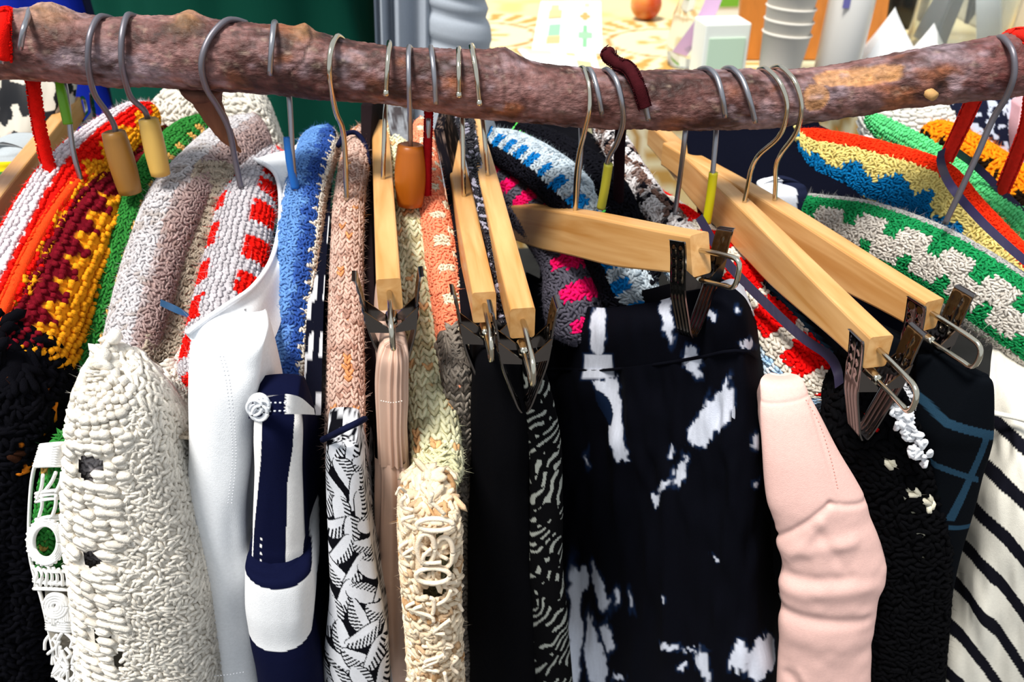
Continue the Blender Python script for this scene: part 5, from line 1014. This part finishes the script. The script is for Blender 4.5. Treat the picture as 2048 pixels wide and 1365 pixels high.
def carton(name, label, x, y, w, d, h, cols, yaw, cat='box'):
    b = PZ(x, y, TZ + .002); o = thing(name, label, cat, b); ca, sa = math.cos(yaw), math.sin(yaw)
    g = G(); g.box(b + [0, 0, h / 2], (ca, sa, 0), (-sa, ca, 0), (0, 0, 1), w / 2, d / 2, h / 2, H(cols[0])); bd = g.build('carton_body', M['paper'], o, smooth=False, bevel=.003)
    g = G(); g.box(b + [0, 0, h * cols[2]] - np.array([-sa, ca, 0]) * (d / 2 + .0012), (ca, sa, 0), (-sa, ca, 0), (0, 0, 1), w * .4, .001, h * cols[3], H(cols[1])); g.build('printed_label', M['paper'], o, smooth=False)
    return o
carton('small_carton', 'small white carton with pale green label near the branch', 1432, 150, .085, .07, .1, ('#e9eee6', '#c3dcc4', .45, .3), .12)
carton('small_carton', 'white carton with a bright green stripe behind the other carton', 1432, 48, .085, .07, .09, ('#eef2ee', '#78b83e', .62, .12), .12)
# crumpled clear bag with lilac print
o, b, g = standing('clear_bag', 'crumpled clear plastic bag with lilac print', 'bag', 1378, 0, 128, [(.001, 0), (.045, .002), (.05, .04), (.04, .09), (.03, .13), (.035, .16)], H('#dfe6e4'), 'glass')
V0 = g.v[0]; g.v[0] = V0 + .006 * np.stack([noise(V0, 40, 1), noise(V0, 40, 2), 0 * V0[:, 0]], -1); g.build('bag_film', M['glass'], o)
g = G(); q = np.array([b + [-.03, -.045, .03], b + [.012, -.05, .1], b + [.03, -.04, .15]]); q = catmull(q, 12); g.grid(np.stack([q + [-.014, 0, .004], q + [.014, -.002, -.004]], 1), H('#c9a6c8')); g.build('lilac_print', M['paper'], o)
# brown board with white bottle and cups
b0, b1 = PZ(1470, 120, TZ), PZ(1762, 120, TZ); ax = unit(b1 - b0); az = unit(np.array([0, .25, 1.0])); ay = np.cross(az, ax)
t = thing('wooden_crate', 'orange-brown wooden crate standing behind cups and bottle', 'crate', (b0 + b1) / 2)
nb_ = 3
for k in range(nb_):
    c_ = b0 + (b1 - b0) * ((k + .5) / nb_) + az * .17; g = G(); g.box(c_, ax, ay, az, np.linalg.norm(b1 - b0) / nb_ / 2 - .0015, .008, .17, H('#b8702a')); g.build('plank', M['bead'], t, smooth=False, bevel=.002)
g = G(); g.box((b0 + b1) / 2 + ay * .02 + az * .3, ax, ay, az, np.linalg.norm(b1 - b0) / 2, .01, .02, H('#a8641f')); g.build('batten', M['bead'], t, smooth=False)
yv = np.array([0, -.07, 0])
def on_table(x, y): return PZ(x, y, TZ + .002)
b = on_table(1552, 165)
for k in range(9):
    g = G(); z0 = .022 * k; g.lathe(b + [0, 0, z0], (0.06, 0, 1), [(.034, 0), (.042, .085), (.0445, .088), (.043, .09), (.041, .085), (.033, .003), (.001, .002)], 28, H('#dad5cb')); tag(g.build('plastic_cup', M['paper']), ['lowest', 'second lowest', 'third lowest', 'fourth lowest', 'fifth lowest', 'sixth lowest', 'seventh lowest', 'eighth lowest', 'topmost'][k] + ' white plastic cup of the tall stack in front of the crate', 'cup', 'stacked plastic cups')
b = on_table(1668, 158); t = thing('white_bottle', 'white plastic bottle in front of the wooden crate', 'bottle', b)
g = G(); g.lathe(b, (.03, 0, 1), [(.001, 0), (.036, 0), (.04, .006), (.04, .2), (.036, .22), (.02, .235), (.018, .25), (.001, .25)], 32, H('#e9e7e2')); bt = g.build('bottle_body', M['glossy'], t)
g = G(); g.lathe(b + [0, 0, .25], (.03, 0, 1), [(.001, 0), (.022, 0), (.022, .03), (.001, .03)], 24, H('#f2f1ee')); g.build('cap', M['glossy'], t)
g = G(); g.box(b + [-.018, -.0375, .15], (1, 0, 0), (0, 1, 0), (0, 0, 1), .006, .001, .018, H('#6d6aa8')); g.build('printed_label', M['paper'], t, smooth=False)
# tissue, jar
b = on_table(1762, 140); t = thing('paper_tissue', 'crumpled white tissue peak beside the crate', 'tissue', b)
u = np.linspace(0, 1, 24); U, A = np.meshgrid(u, np.linspace(0, 2 * math.pi, 40, endpoint=False), indexing='ij'); rr = .062 * U ** 1.1 * (1 + .25 * np.sin(A * 3 + 1) + .15 * np.sin(A * 7)); Pn = b + np.stack([rr * np.cos(A), rr * .6 * np.sin(A), .115 * (1 - U) + .01 * np.sin(A * 4) * U], -1); g = G(); g.grid(Pn, H('#eef0f2'), wrap=True); g.build('tissue_sheet', M['paper'], t)
b = on_table(1795, 170); t = thing('paper_tissue', 'lower white tissue edge beside the glass jar', 'tissue', PZ(1850, 120, TZ + .002))
Pn2 = (Pn - on_table(1762, 140)) * .62 + PZ(1850, 120, TZ + .002); g = G(); g.grid(Pn2 * 1.0, H('#eef0f2'), wrap=True); g.build('tissue_sheet', M['paper'], t)
b = on_table(1905, 105); t = thing('glass_jar', 'large clear glass jar on the right of the table', 'jar', b)
g = G(); g.lathe(b, (.05, 0, 1), [(.001, .0), (.085, .0), (.095, .012), (.095, .22), (.09, .24), (.086, .24), (.091, .215), (.091, .014), (.08, .006), (.001, .005)], 40, H('#e9efee')); g.build('jar_glass', M['glass'], t)
for k in range(4):
    a = k * 1.7 - 2.5; o_ = b + [.05 * math.cos(a), .045 * math.sin(a), .012 + .02 * (k % 3)]; g = G(); g.box(o_ + [0, 0, .05], unit(np.array([math.cos(a), math.sin(a), .3])), unit(np.array([-math.sin(a), math.cos(a), 0.1])), unit(np.array([-.3 * math.cos(a), -.3 * math.sin(a), 1])), .022, .004, .05, [H('#6b7076'), H('#c9ccd0'), H('#3a4048'), H('#9aa0a8')][k % 4]); tag(g.build('packet', M['paper'], smooth=False), ['mid grey', 'pale grey', 'charcoal', 'silver grey'][k] + ' flat packet standing inside the glass jar', 'packet', 'packets in the glass jar')
b = on_table(1790, 48); t = thing('dark_bag', 'black bag standing between the crate and the glass jar', 'bag', b)
g = G(); g.lathe(b, (0, 0, 1), [(.001, 0), (.05, 0), (.055, .05), (.05, .15), (.035, .22), (.001, .23)], 20, H('#0e1014')); Vb = g.v[0]; g.v[0] = Vb + .008 * np.stack([noise(Vb, 30, 1), noise(Vb, 30, 2), 0 * Vb[:, 0]], -1); g.build('bag_body', M['glossy'], t)
b = on_table(2060, 60); t = thing('storage_box', 'cream lidded storage box at the right end of the table', 'box', b)
g = G(); g.box(b + [0, 0, .075], (1, 0, 0), (0, 1, 0), (0, 0, 1), .14, .12, .075, H('#c6bda8')); g.build('box_body', M['matte'], t, smooth=False, bevel=.006)
g = G(); g.box(b + [0, 0, .165], (1, 0, 0), (0, 1, 0), (0, 0, 1), .148, .128, .018, H('#e4e6e6')); g.build('lid', M['matte'], t, smooth=False, bevel=.006)
for o in bpy.data.objects:
    if '_o' in o: del o['_o']
